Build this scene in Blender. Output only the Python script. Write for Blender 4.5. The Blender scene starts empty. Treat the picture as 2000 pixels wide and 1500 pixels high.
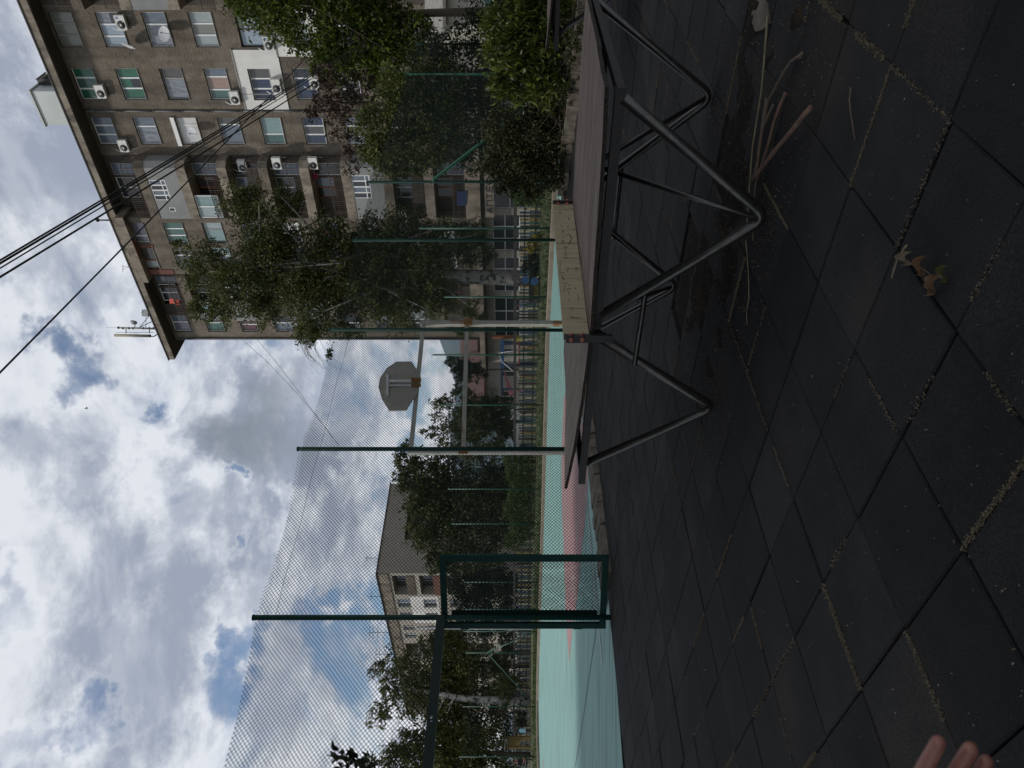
import bpy, math, random
import numpy as np
from mathutils import Vector, Matrix

random.seed(7)
RNG = np.random.default_rng(7)
C = bpy.context.scene.collection
sc = bpy.context.scene

# ------------------------------------------------------------------ measuring
F, H = 1420.0, 1.25            # focal length in photo pixels, eye height
TH = math.atan2(0.737, 0.676)
CA, SA = math.cos(TH), math.sin(TH)

def W(a, b, z=0.0):            # court axes (a along the near fence, b across the court)
    return Vector((CA*a - SA*b, SA*a + CA*b, z))
def AB(p):
    return (CA*p[0] + SA*p[1], -SA*p[0] + CA*p[1])
def PX(x, y, d):               # photo pixel at a distance
    return Vector(((750-y)/F*d, d, H + (1000-x)/F*d))
def PG(x, y, z=0.0):           # photo pixel on a level plane
    return PX(x, y, (H-z)*F/(x-1000))
def PA(x, y, a):               # photo pixel on the plane a = const
    u = (750-y)/F
    return PX(x, y, a/(CA*u + SA))
def PB(x, y, b):               # photo pixel on the plane b = const
    u = (750-y)/F
    return PX(x, y, b/(-SA*u + CA))

# ------------------------------------------------------------------ tagging
def tag(o, label=None, cat=None, group=None, kind=None):
    if label: o['label'] = label
    if cat: o['category'] = cat
    if group: o['group'] = group
    if kind: o['kind'] = kind
    return o
def thing(name, label, cat, loc=(0, 0, 0), group=None):
    o = bpy.data.objects.new(name, None); C.objects.link(o)
    o.location = loc; o.empty_display_size = 0.1
    return tag(o, label, cat, group)

# ------------------------------------------------------------------ materials
def mat(name, c1, c2=None, scale=5.0, rough=0.8, metal=0.0, bump=0.0, bscale=40.0,
        spec=0.5, detail=6.0, lo=0.35, hi=0.65, stretch=(1, 1, 1), c3=None, s3=1.0, lo3=.55, hi3=.7, bdist=0.02, coat=0.0):
    m = bpy.data.materials.new(name); m.use_nodes = True
    nt = m.node_tree; n = nt.nodes; l = nt.links
    b = n['Principled BSDF']
    b.inputs['Roughness'].default_value = rough
    b.inputs['Metallic'].default_value = metal
    b.inputs['Specular IOR Level'].default_value = spec
    if coat: b.inputs['Coat Weight'].default_value = coat
    b.inputs['Base Color'].default_value = (*c1, 1)
    geo = n.new('ShaderNodeNewGeometry')
    mp = n.new('ShaderNodeMapping'); mp.inputs['Scale'].default_value = stretch
    l.new(geo.outputs['Position'], mp.inputs['Vector'])
    col = None
    if c2:
        t = n.new('ShaderNodeTexNoise'); t.inputs['Scale'].default_value = scale; t.inputs['Detail'].default_value = detail
        t.inputs['Roughness'].default_value = 0.62
        l.new(mp.outputs['Vector'], t.inputs['Vector'])
        mr = n.new('ShaderNodeMapRange'); mr.inputs['From Min'].default_value = lo; mr.inputs['From Max'].default_value = hi
        l.new(t.outputs['Fac'], mr.inputs['Value'])
        mx = n.new('ShaderNodeMix'); mx.data_type = 'RGBA'
        mx.inputs['A'].default_value = (*c1, 1); mx.inputs['B'].default_value = (*c2, 1)
        l.new(mr.outputs['Result'], mx.inputs['Factor'])
        col = mx.outputs['Result']
        if c3:
            t3 = n.new('ShaderNodeTexNoise'); t3.inputs['Scale'].default_value = s3; t3.inputs['Detail'].default_value = 8
            l.new(mp.outputs['Vector'], t3.inputs['Vector'])
            mr3 = n.new('ShaderNodeMapRange'); mr3.inputs['From Min'].default_value = lo3; mr3.inputs['From Max'].default_value = hi3
            l.new(t3.outputs['Fac'], mr3.inputs['Value'])
            mx3 = n.new('ShaderNodeMix'); mx3.data_type = 'RGBA'
            l.new(col, mx3.inputs['A']); mx3.inputs['B'].default_value = (*c3, 1)
            l.new(mr3.outputs['Result'], mx3.inputs['Factor'])
            col = mx3.outputs['Result']
        l.new(col, b.inputs['Base Color'])
    if bump:
        tb = n.new('ShaderNodeTexNoise'); tb.inputs['Scale'].default_value = bscale; tb.inputs['Detail'].default_value = 5
        l.new(mp.outputs['Vector'], tb.inputs['Vector'])
        bp = n.new('ShaderNodeBump'); bp.inputs['Strength'].default_value = bump; bp.inputs['Distance'].default_value = bdist
        l.new(tb.outputs['Fac'], bp.inputs['Height']); l.new(bp.outputs['Normal'], b.inputs['Normal'])
    return m

def leafmat(name, dark, light, trans=0.3, rough=0.55, third=None):
    m = bpy.data.materials.new(name); m.use_nodes = True
    nt = m.node_tree; n = nt.nodes; l = nt.links
    b = n['Principled BSDF']; b.inputs['Roughness'].default_value = rough; b.inputs['Specular IOR Level'].default_value = .22
    at = n.new('ShaderNodeAttribute'); at.attribute_name = 'v'
    mx = n.new('ShaderNodeMix'); mx.data_type = 'RGBA'
    mx.inputs['A'].default_value = (*dark, 1); mx.inputs['B'].default_value = (*light, 1)
    l.new(at.outputs['Fac'], mx.inputs['Factor'])
    col = mx.outputs['Result']
    if third:
        mr = n.new('ShaderNodeMapRange'); mr.inputs['From Min'].default_value = .93; mr.inputs['From Max'].default_value = .95
        l.new(at.outputs['Fac'], mr.inputs['Value'])
        m2 = n.new('ShaderNodeMix'); m2.data_type = 'RGBA'
        l.new(col, m2.inputs['A']); m2.inputs['B'].default_value = (*third, 1); l.new(mr.outputs['Result'], m2.inputs['Factor'])
        col = m2.outputs['Result']
    l.new(col, b.inputs['Base Color'])
    tr = n.new('ShaderNodeBsdfTranslucent'); l.new(col, tr.inputs['Color'])
    ms = n.new('ShaderNodeMixShader'); ms.inputs['Fac'].default_value = trans
    l.new(b.outputs['BSDF'], ms.inputs[1]); l.new(tr.outputs['BSDF'], ms.inputs[2])
    l.new(ms.outputs['Shader'], n['Material Output'].inputs['Surface'])
    return m

M = {}
M['rubber'] = mat('rubber', (.0100, .0099, .0100), (.0172, .0169, .0169), 3.0, .92, bump=.35, bscale=260, bdist=.004, spec=.25, c3=(.032, .028, .023), s3=1.1, lo3=.52, hi3=.74)
_nt = M['rubber'].node_tree; _b = _nt.nodes['Principled BSDF']; _src = _b.inputs['Base Color'].links[0].from_socket
_g = _nt.nodes.new('ShaderNodeNewGeometry'); _n = _nt.nodes.new('ShaderNodeTexNoise'); _n.inputs['Scale'].default_value = 170; _n.inputs['Detail'].default_value = 3
_nt.links.new(_g.outputs['Position'], _n.inputs['Vector']); _r = _nt.nodes.new('ShaderNodeMapRange'); _r.inputs['From Min'].default_value = .36; _r.inputs['From Max'].default_value = .68; _r.inputs['To Min'].default_value = .55; _r.inputs['To Max'].default_value = 1.6
_nt.links.new(_n.outputs['Fac'], _r.inputs['Value']); _m = _nt.nodes.new('ShaderNodeVectorMath'); _m.operation = 'SCALE'
_nt.links.new(_src, _m.inputs[0]); _nt.links.new(_r.outputs['Result'], _m.inputs['Scale']); _nt.links.new(_m.outputs[0], _b.inputs['Base Color'])
M['rubber_b'] = M['rubber'].copy(); M['rubber_c'] = M['rubber'].copy()
for _k, _lo, _hi in (('rubber_b', .42, 1.25), ('rubber_c', .70, 2.0)):
    for _q in M[_k].node_tree.nodes:
        if _q.bl_idname == 'ShaderNodeMapRange' and abs(_q.inputs['To Min'].default_value-.55) < 1e-4: _q.inputs['To Min'].default_value = _lo; _q.inputs['To Max'].default_value = _hi
M['under_tiles'] = mat('under_tiles', (.012, .011, .010), (.022, .019, .015), 12, .95, spec=.1)
M['moss'] = leafmat('moss_dry', (.10, .083, .055), (.25, .205, .14), .1, .9)
M['debris'] = leafmat('debris', (.10, .08, .05), (.34, .30, .22), .0, .8)
M['soil'] = mat('soil', (.011, .010, .009), (.024, .019, .014), 9, .95, bump=1, bscale=60, bdist=.01, spec=.1, c3=(.06, .04, .022), s3=4, lo3=.58, hi3=.76)
M['earth'] = mat('earth', (.06, .052, .035), (.10, .085, .055), 2.0, .95, bump=.5, bscale=20, spec=.1, c3=(.045, .065, .02), s3=.8)
M['grass'] = leafmat('grass', (.03, .05, .012), (.075, .10, .03), .25, .7)
M['court'] = mat('court', (.185, .335, .305), (.22, .385, .355), 5, .75, bump=.15, bscale=120, bdist=.003, stretch=(.16, 2.2, 1), c3=(.105, .19, .175), s3=3.4, lo3=.48, hi3=.70)
M['pink'] = mat('pink_paint', (.36, .20, .20), (.29, .165, .165), 4, .75, bump=.15, bscale=120, bdist=.003, stretch=(.25, 1.6, 1), c3=(.24, .29, .275), s3=3.5, lo3=.56, hi3=.68)
M['line_white'] = mat('line_white', (.62, .64, .62), (.45, .47, .45), 6, .7)
M['kerb'] = mat('kerb', (.15, .13, .105), (.058, .05, .038), 5, .95, bump=.8, bscale=50, bdist=.01, c3=(.05, .055, .025), s3=2.2)
M['kerb_far'] = mat('kerb_far', (.30, .24, .19), (.20, .16, .12), 3, .95, bump=.5, bscale=30)
M['fence_green'] = mat('fence_green', (.004, .034, .026), (.006, .042, .032), 9, .6, spec=.25, bump=.1, bscale=80)
M['mesh_green'] = mat('mesh_green', (.003, .012, .010), None, rough=.6, spec=.3)
M['brace_green'] = mat('brace_green', (.045, .19, .11), (.035, .15, .085), 8, .4)
M['far_green'] = mat('far_green', (.018, .085, .055), (.015, .07, .045), 8, .45)
M['tube'] = mat('tube_metal', (.060, .058, .056), (.09, .086, .08), 30, .30, metal=.75, bump=.12, bscale=180, bdist=.002, c3=(.055, .035, .022), s3=22, lo3=.66, hi3=.75)
M['rail'] = mat('rail_metal', (.012, .012, .012), (.022, .019, .017), 25, .55, bump=.3, bscale=120, bdist=.002)
M['tabletop'] = mat('tabletop', (.045, .031, .023), (.23, .168, .128), 5.5, .72, bump=.5, bscale=18, bdist=.004, stretch=(1, 1, 1), c3=(.05, .042, .038), s3=4, lo3=.55, hi3=.72)
M['wood_edge'] = mat('wood_edge', (.05, .038, .028), (.016, .012, .010), 40, .95, bump=1, bscale=120)
M['net'] = mat('net_plate', (.31, .26, .155), (.24, .20, .12), 3.2, .6, bump=.15, bscale=60, c3=(.10, .085, .06), s3=9, lo3=.575, hi3=.70)
M['ink'] = mat('ink', (.02, .022, .03), None, rough=.7)
M['rust'] = mat('rust_bolt', (.40, .15, .10), (.26, .09, .06), 40, .65, bump=.4, bscale=200)
M['stucco'] = mat('stucco', (.155, .130, .100), (.108, .089, .068), 2.6, .95, bump=1.0, bscale=9, bdist=.06, c3=(.185, .160, .132), s3=.45, lo3=.50, hi3=.72)
for _key in ('stucco', 'concrete'):
    _nt = M[_key].node_tree if _key in M else None
    if _nt is None: continue
    _b = _nt.nodes['Principled BSDF']; _src = _b.inputs['Base Color'].links[0].from_socket
    _g = _nt.nodes.new('ShaderNodeNewGeometry'); _mp = _nt.nodes.new('ShaderNodeMapping'); _mp.inputs['Scale'].default_value = (1.5, 1.5, .13); _n = _nt.nodes.new('ShaderNodeTexNoise'); _n.inputs['Scale'].default_value = .9; _n.inputs['Detail'].default_value = 3
    _nt.links.new(_g.outputs['Position'], _mp.inputs['Vector']); _nt.links.new(_mp.outputs['Vector'], _n.inputs['Vector']); _r = _nt.nodes.new('ShaderNodeMapRange'); _r.inputs['From Min'].default_value = .38; _r.inputs['From Max'].default_value = .62; _r.inputs['To Min'].default_value = .70; _r.inputs['To Max'].default_value = 1.10
    _nt.links.new(_n.outputs['Fac'], _r.inputs['Value']); _m = _nt.nodes.new('ShaderNodeVectorMath'); _m.operation = 'SCALE'
    _nt.links.new(_src, _m.inputs[0]); _nt.links.new(_r.outputs['Result'], _m.inputs['Scale']); _nt.links.new(_m.outputs[0], _b.inputs['Base Color'])
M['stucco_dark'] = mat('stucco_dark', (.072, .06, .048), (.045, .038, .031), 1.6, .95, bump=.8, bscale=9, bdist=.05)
M['concrete'] = mat('concrete_old', (.28, .24, .19), (.14, .118, .092), 1.4, .95, bump=.7, bscale=7, bdist=.05, c3=(.075, .065, .055), s3=.8, lo3=.52, hi3=.7)
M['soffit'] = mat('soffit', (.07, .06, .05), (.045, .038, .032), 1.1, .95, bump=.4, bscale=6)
M['panel_grey'] = mat('panel_grey', (.25, .255, .25), (.20, .205, .20), .9, .9, bump=.2, bscale=6)
M['white_render'] = mat('white_render', (.70, .69, .66), (.60, .59, .56), 1.1, .9, bump=.25, bscale=9, bdist=.03, c3=(.48, .45, .40), s3=.9, lo3=.62, hi3=.78)
M['frame_white'] = mat('frame_white', (.74, .75, .75), (.64, .65, .64), 4, .5)
M['frame_grey'] = mat('frame_grey', (.32, .31, .28), (.22, .21, .19), 6, .75)
M['frame_dark'] = mat('frame_dark', (.045, .03, .022), None, rough=.6)
M['frame_orange'] = mat('frame_orange', (.32, .10, .04), (.22, .07, .03), 5, .7)
M['sill'] = mat('sill_metal', (.30, .29, .27), (.20, .19, .17), 4, .6)
M['brick'] = mat('brick', (.16, .07, .05), (.11, .05, .038), 9, .95, bump=.5, bscale=20)
M['pipe'] = mat('drain_pipe', (.11, .115, .115), (.08, .085, .085), 5, .6)
M['cable'] = mat('cable_black', (.008, .008, .010), None, rough=.6)
M['wire'] = mat('wire_grey', (.20, .21, .23), None, rough=.5)
M['rail_rust'] = mat('railing_rust', (.075, .05, .036), (.045, .032, .025), 6, .8, bump=.4, bscale=30)
M['ac_white'] = mat('ac_white', (.66, .66, .63), (.56, .56, .53), 5, .5)
M['ac_dark'] = mat('ac_grille', (.07, .072, .075), (.045, .046, .048), 20, .6)
M['ac_logo'] = mat('ac_logo', (.03, .07, .28), None, rough=.5)
M['dish'] = mat('dish_grey', (.52, .53, .55), (.42, .43, .45), 3, .5)
M['cabin'] = mat('roof_cabin', (.50, .53, .51), (.43, .46, .44), .7, .6, bump=.1, bscale=3)
M['bark_white'] = mat('bark_white', (.40, .39, .36), (.24, .23, .21), 4, .9, bump=.5, bscale=20, c3=(.03, .028, .025), s3=5, lo3=.53, hi3=.6)
M['bark_birch'] = mat('bark_birch', (.25, .24, .22), (.15, .145, .13), 4, .9, bump=.5, bscale=20, c3=(.03, .028, .025), s3=5, lo3=.53, hi3=.6)
M['bark'] = mat('bark', (.085, .065, .045), (.05, .038, .028), 6, .95, bump=.9, bscale=25)
M['stick'] = mat('stick_bark', (.13, .095, .065), (.075, .055, .04), 30, .85, bump=.6, bscale=120, bdist=.003)
M['stick_red'] = mat('stick_red', (.17, .10, .07), (.09, .052, .038), 25, .8, bump=.6, bscale=120, bdist=.003)
M['stick_pale'] = mat('stick_pale', (.20, .17, .10), (.13, .105, .065), 25, .85)
M['dryleaf'] = mat('dry_leaf', (.20, .115, .055), (.13, .07, .035), 30, .8, bump=.4, bscale=90)
M['greenleaf'] = mat('green_leaf', (.055, .075, .02), (.07, .06, .02), 30, .5)
M['steel_white'] = mat('goal_paint', (.48, .46, .41), (.36, .345, .30), 7, .55, bump=.2, bscale=60, c3=(.30, .15, .06), s3=2.4, lo3=.60, hi3=.68)
M['board'] = mat('backboard', (.40, .38, .335), (.34, .32, .28), 5, .8, c3=(.34, .29, .23), s3=3)
M['rust_stain'] = mat('rust_metal', (.32, .16, .05), (.20, .09, .03), 8, .85)
M['skin'] = mat('skin', (.30, .135, .10), (.20, .075, .055), 45, .5, bump=.15, bscale=300, bdist=.002)
M['nail'] = mat('nail', (.50, .27, .23), None, rough=.3)
for nm, c in dict(cl_pink=(.5, .2, .25), cl_red=(.45, .04, .04), cl_white=(.65, .66, .68), cl_dark=(.02, .022, .03), cl_blue=(.06, .16, .4), hair=(.03, .02, .015),
                  pl_blue=(.045, .13, .30), pl_blue2=(.03, .055, .11), pl_red=(.3, .05, .05), pl_pink=(.42, .14, .17), pl_yellow=(.45, .36, .04), pl_yellow2=(.22, .16, .04),
                  pl_teal=(.045, .11, .105), pl_cream=(.36, .33, .23), pl_lightblue=(.25, .5, .6), pl_dark=(.025, .022, .018), pl_orange=(.28, .10, .03),
                  cloth_blue=(.008, .022, .085), car_white=(.72, .73, .74), car_glass=(.02, .025, .03), tyre=(.015, .015, .015), tile_red=(.105, .05, .04), plaster=(.42, .40, .36),
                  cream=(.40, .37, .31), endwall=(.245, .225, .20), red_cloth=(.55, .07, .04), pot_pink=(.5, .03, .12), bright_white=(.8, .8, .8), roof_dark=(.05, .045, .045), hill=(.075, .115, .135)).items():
    M[nm] = mat(nm, c, tuple(v*.8 for v in c), 6, .7 if nm not in ('car_white',) else .3)
M['plaster'] = mat('plaster_wall', (.42, .40, .36), (.34, .32, .28), 1.2, .95, c3=(.26, .24, .2), s3=.5)
M['endwall'] = mat('endwall_render', (.36, .325, .28), (.31, .28, .24), .8, .95, bump=.3, bscale=5)
def glass(name, c, c2=None):
    return mat(name, c, c2, 3, .12, spec=.6, stretch=(2.5, 2.5, .5))
PANES = dict(
    blind=glass('pane_blind', (.20, .21, .18), (.17, .18, .155)), sky=glass('pane_sky', (.30, .36, .42), (.24, .30, .36)), bluegrey=glass('pane_bluegrey', (.10, .125, .165), (.15, .18, .22)),
    light=glass('pane_light', (.33, .38, .38), (.27, .32, .33)), dark=glass('pane_dark', (.02, .024, .03), (.035, .04, .045)), navy=glass('pane_navy', (.025, .04, .075), (.035, .05, .09)),
    green=glass('pane_green', (.025, .105, .065), (.035, .14, .085)), teal=glass('pane_teal', (.07, .14, .12), (.055, .115, .10)), grey=glass('pane_grey', (.10, .098, .095), (.075, .073, .072)), pink=glass('pane_pink', (.33, .225, .19), (.28, .19, .16)),
    lilac=glass('pane_lilac', (.20, .19, .235), (.16, .155, .20)), lace=glass('pane_lace', (.12, .135, .16), (.26, .285, .32)), shutter=glass('pane_shutter', (.62, .62, .60), (.55, .55, .53)), aqua=glass('pane_aqua', (.22, .31, .31), (.18, .265, .265)),
    maroon=glass('pane_maroon', (.13, .06, .06), (.09, .045, .045)), shade=glass('pane_shade', (.055, .058, .06), (.04, .043, .045)))

# ------------------------------------------------------------------ mesh builder
class MB:
    def __init__(s): s.v = []; s.f = []; s.m = []; s.mats = []
    def mi(s, m):
        if m not in s.mats: s.mats.append(m)
        return s.mats.index(m)
    def face(s, pts, m):
        i = len(s.v); s.v += [tuple(p) for p in pts]; s.f.append(tuple(range(i, i+len(pts)))); s.m.append(s.mi(m))
    def hexa(s, p, m):          # 8 corners: bottom ring 0-3, top ring 4-7
        i = len(s.v); s.v += [tuple(q) for q in p]; k = s.mi(m)
        for f in ((3, 2, 1, 0), (4, 5, 6, 7), (0, 1, 5, 4), (1, 2, 6, 5), (2, 3, 7, 6), (3, 0, 4, 7)):
            s.f.append(tuple(i+j for j in f)); s.m.append(k)
    def box(s, c, h, m, ax=None):   # centre, half sizes, axes
        c = Vector(c); X, Y, Z = ax or (Vector((1, 0, 0)), Vector((0, 1, 0)), Vector((0, 0, 1)))
        X = X*h[0]; Y = Y*h[1]; Z = Z*h[2]
        s.hexa([c-X-Y-Z, c+X-Y-Z, c+X+Y-Z, c-X+Y-Z, c-X-Y+Z, c+X-Y+Z, c+X+Y+Z, c-X+Y+Z], m)
    def abox(s, a0, a1, b0, b1, z0, z1, m):
        s.hexa([W(a0, b0, z0), W(a1, b0, z0), W(a1, b1, z0), W(a0, b1, z0), W(a0, b0, z1), W(a1, b0, z1), W(a1, b1, z1), W(a0, b1, z1)], m)
    def bar(s, p, q, w, h, m, up=Vector((0, 0, 1))):
        p = Vector(p); q = Vector(q); d = (q-p)
        if d.length < 1e-6: return
        t = d.normalized(); x = t.cross(up)
        if x.length < 1e-4: x = t.cross(Vector((1, 0, 0)))
        x.normalize(); y = x.cross(t).normalized()
        s.hexa([p-x*w-y*h, p+x*w-y*h, q+x*w-y*h, q-x*w-y*h, p-x*w+y*h, p+x*w+y*h, q+x*w+y*h, q-x*w+y*h], m)
    def tube(s, pts, r, m, n=8, cap=True):
        pts = [Vector(p) for p in pts]; k = s.mi(m); N = len(pts)
        rr = r if isinstance(r, (list, tuple)) else [r]*N
        prev = None; rings = []
        for i, p in enumerate(pts):
            t = (pts[min(i+1, N-1)] - pts[max(i-1, 0)]).normalized()
            if prev is None:
                x = t.cross(Vector((0, 0, 1)))
                if x.length < .05: x = t.cross(Vector((1, 0, 0)))
            else:
                x = prev - t*prev.dot(t)
                if x.length < 1e-5: x = t.cross(Vector((0, 0, 1)))
            x.normalize(); y = t.cross(x); prev = x
            i0 = len(s.v)
            for j in range(n):
                an = 2*math.pi*j/n
                s.v.append(tuple(p + (x*math.cos(an) + y*math.sin(an))*rr[i]))
            rings.append(i0)
        for i in range(N-1):
            for j in range(n):
                a, b = rings[i]+j, rings[i]+(j+1) % n
                c, d = rings[i+1]+(j+1) % n, rings[i+1]+j
                s.f.append((a, b, c, d)); s.m.append(k)
        if cap:
            s.f.append(tuple(rings[0]+j for j in reversed(range(n)))); s.m.append(k)
            s.f.append(tuple(rings[-1]+j for j in range(n))); s.m.append(k)
    def disc(s, c, nrm, r, m, n=20, th=.02, r2=None):
        c = Vector(c); nrm = Vector(nrm).normalized()
        s.tube([c, c+nrm*th], [r, r2 if r2 is not None else r], m, n)
    def prism(s, poly, off, m):
        off = Vector(off); n = len(poly); i = len(s.v); k = s.mi(m)
        s.v += [tuple(p) for p in poly] + [tuple(Vector(p)+off) for p in poly]
        s.f.append(tuple(range(i, i+n))); s.f.append(tuple(range(i+2*n-1, i+n-1, -1))); s.m += [k, k]
        for j in range(n):
            s.f.append((i+j, i+n+j, i+n+(j+1) % n, i+(j+1) % n)); s.m.append(k)
    def build(s, name, parent=None, smooth=False, label=None):
        me = bpy.data.meshes.new(name)
        org = Vector((0, 0, 0))
        if parent is not None: org = parent.matrix_world.translation if False else wloc(parent)
        elif s.v:
            A = np.array(s.v); org = Vector(((A[:, 0].min()+A[:, 0].max())/2, (A[:, 1].min()+A[:, 1].max())/2, A[:, 2].min()))
        vv = [(x-org.x, y-org.y, z-org.z) for x, y, z in s.v]
        me.from_pydata(vv, [], s.f)
        for m in s.mats: me.materials.append(m)
        me.polygons.foreach_set('material_index', s.m)
        if smooth: me.polygons.foreach_set('use_smooth', [True]*len(s.f))
        me.update()
        o = bpy.data.objects.new(name, me); C.objects.link(o)
        if parent is None: o.location = org
        else: o.parent = parent
        if label: o['label'] = label
        return o
def wloc(o):
    l = Vector(o.location)
    while o.parent: o = o.parent; l = l + Vector(o.location)
    return l
def fix_normals(o):
    import bmesh
    bm = bmesh.new(); bm.from_mesh(o.data); bmesh.ops.recalc_face_normals(bm, faces=bm.faces); bm.to_mesh(o.data); bm.free()
    return o

def leaf_object(name, m, P, size, parent=None, asp=.5, fold=.12, droop=0.0, upn=.5, v=None, rng=RNG, tdir=None):
    N = len(P)
    t = rng.normal(size=(N, 3)); t[:, 2] -= droop
    if tdir is not None: t = t*.55 + tdir
    t /= np.linalg.norm(t, axis=1)[:, None] + 1e-9
    n = rng.normal(size=(N, 3)); n[:, 2] += upn
    n -= t*np.sum(n*t, axis=1)[:, None]; n /= np.linalg.norm(n, axis=1)[:, None] + 1e-9
    w = np.cross(n, t)
    s = np.broadcast_to(size, (N,))[:, None]*rng.uniform(.65, 1.3, (N, 1))
    p0 = P; p1 = P + t*s*.45 + w*s*asp*.5 + n*s*fold; p2 = P + t*s; p3 = P + t*s*.45 - w*s*asp*.5 + n*s*fold
    V = np.stack([p0, p1, p2, p3], 1).reshape(-1, 3)
    me = bpy.data.meshes.new(name)
    if parent is not None: org = np.array(wloc(parent))
    else: org = np.array([V[:, 0].mean(), V[:, 1].mean(), V[:, 2].min()])
    V = V - org
    me.vertices.add(4*N); me.vertices.foreach_set('co', V.astype(np.float32).ravel())
    me.loops.add(4*N); me.loops.foreach_set('vertex_index', np.arange(4*N, dtype=np.int32))
    me.polygons.add(N); me.polygons.foreach_set('loop_start', np.arange(0, 4*N, 4, dtype=np.int32)); me.polygons.foreach_set('loop_total', np.full(N, 4, np.int32))
    me.update(calc_edges=True)
    if v is None: v = rng.uniform(0, 1, N)
    at = me.attributes.new('v', 'FLOAT', 'POINT'); at.data.foreach_set('value', np.repeat(v, 4).astype(np.float32))
    me.materials.append(m); me.validate()
    o = bpy.data.objects.new(name, me); C.objects.link(o)
    if parent is not None: o.parent = parent
    else: o.location = org
    return o

def cluster_points(blobs, n, rng=RNG, per=26, cr=.28, shell=.55, flat=1.0):
    """leaf positions: every blob (centre, radii) gets random twigs, every twig a small spray of leaves"""
    vol = np.array([b[1][0]*b[1][1]*b[1][2] for b in blobs])**.75; vol = vol/vol.sum()
    out = []; val = []; tw = []
    for (c, r), q in zip(blobs, vol):
        k = max(4, int(n*q)); nc = max(4, k//per)
        d = rng.normal(size=(nc, 3)); d /= np.linalg.norm(d, axis=1)[:, None]
        rad = shell + (1-shell)*rng.uniform(0, 1, nc)**.6
        rad *= rng.uniform(.8, 1.14, nc)
        cc = np.array(c) + d*rad[:, None]*np.array(r)
        tw.append(cc)
        idx = rng.integers(0, nc, k)
        sig = cr*min(r)*rng.uniform(.45, 1.0, nc)
        p = cc[idx] + rng.normal(size=(k, 3))*sig[idx][:, None]*np.array([1, 1, flat])*.6
        out.append(p)
        cv = rng.uniform(.1, .8, nc)
        val.append(np.clip(cv[idx] + rng.normal(size=k)*.16, 0, .92))
    return np.concatenate(out), np.concatenate(val), np.concatenate(tw)

def make_tree(name, label, cat, base, blobs, n, size, leaf, bark, r0=.15, trunk=None, group=None, asp=.5, droop=.3, limbs=14, cr=.28, per=26, shell=.5, lr=.25, seed=1, upn=.5, twig=True):
    rng = np.random.default_rng(seed)
    t = thing(name, label, cat, base, group)
    P, v, tw = cluster_points(blobs, n, rng, per, cr, shell)
    keep = P[:, 2] > base[2] + .03
    leaf_object('crown', leaf, P[keep], size, t, asp=asp, droop=droop, v=v[keep], rng=rng, upn=upn)
    mb = MB()
    if trunk is None:
        top = Vector(np.mean([b[0] for b in blobs], axis=0)); trunk = [Vector(base), Vector(base)*.5+top*.5+Vector((.1, 0, 0)), top]
    N = len(trunk)
    mb.tube(trunk, [r0*(1-.75*i/(N-1)) for i in range(N)], bark, 8)
    sel = rng.choice(len(tw), min(limbs, len(tw)), replace=False)
    for i in sel:
        e = Vector(tw[i]); k = rng.uniform(.35, 1.0)
        j = k*(N-1); j0 = min(int(j), N-2); s = Vector(trunk[j0]).lerp(Vector(trunk[j0+1]), j-j0)
        mid = s.lerp(e, .5) + Vector((0, 0, .12*(e-s).length)) + Vector(rng.normal(size=3))*.06*(e-s).length
        rr = r0*lr*rng.uniform(.6, 1.2)
        mb.tube([s, s.lerp(mid, .6)+Vector(rng.normal(size=3))*.02, mid, e], [rr, rr*.8, rr*.55, rr*.2], bark, 5, False)
    mb.build('trunk', t, True)
    return t

# ------------------------------------------------------------------ camera, world, sun
cam = bpy.data.cameras.new('camera'); co = bpy.data.objects.new('camera', cam); C.objects.link(co)
cam.sensor_fit = 'HORIZONTAL'; cam.sensor_width = 36; cam.lens = 36*F/2000; cam.clip_end = 3000; cam.clip_start = .05
cam.dof.use_dof = True; cam.dof.focus_distance = 8.0; cam.dof.aperture_fstop = 9.0
co.matrix_world = Matrix(((0, 1, 0, 0), (0, 0, -1, 0), (-1, 0, 0, H), (0, 0, 0, 1)))
sc.camera = co

SUN_EL = math.radians(54)
sx, sy = -.975, -.22
SUNDIR = Vector((sx*math.cos(SUN_EL), sy*math.cos(SUN_EL), math.sin(SUN_EL))).normalized()
sl = bpy.data.lights.new('sun', 'SUN'); sl.energy = 2.3; sl.angle = math.radians(5.0); sl.color = (1, .95, .87)
so = bpy.data.objects.new('sun', sl); C.objects.link(so)
so.rotation_euler = SUNDIR.to_track_quat('Z', 'Y').to_euler()
so.location = (0, 0, 40)

w = bpy.data.worlds.new('World'); sc.world = w; w.use_nodes = True
nt = w.node_tree; N_ = nt.nodes; L_ = nt.links
bg = N_['Background']; STR = .1; bg.inputs['Strength'].default_value = STR
sky = N_.new('ShaderNodeTexSky'); sky.sky_type = 'NISHITA'; sky.sun_disc = False
sky.sun_elevation = SUN_EL; sky.sun_rotation = math.atan2(sx, sy)
sky.air_density = 1.0; sky.dust_density = .25; sky.ozone_density = 1.6
tc = N_.new('ShaderNodeTexCoord')
def mth(op, a, b=None, c=None):
    n = N_.new('ShaderNodeMath'); n.operation = op
    for i, x in enumerate((a, b, c)):
        if x is None: continue
        if isinstance(x, (int, float)): n.inputs[i].default_value = x
        else: L_.new(x, n.inputs[i])
    return n.outputs[0]
def mrange(v, a, b, c=0., d=1., smooth=True):
    n = N_.new('ShaderNodeMapRange'); n.interpolation_type = 'SMOOTHSTEP' if smooth else 'LINEAR'
    L_.new(v, n.inputs['Value'])
    for k, x in zip(('From Min', 'From Max', 'To Min', 'To Max'), (a, b, c, d)): n.inputs[k].default_value = x
    return n.outputs[0]
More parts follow.
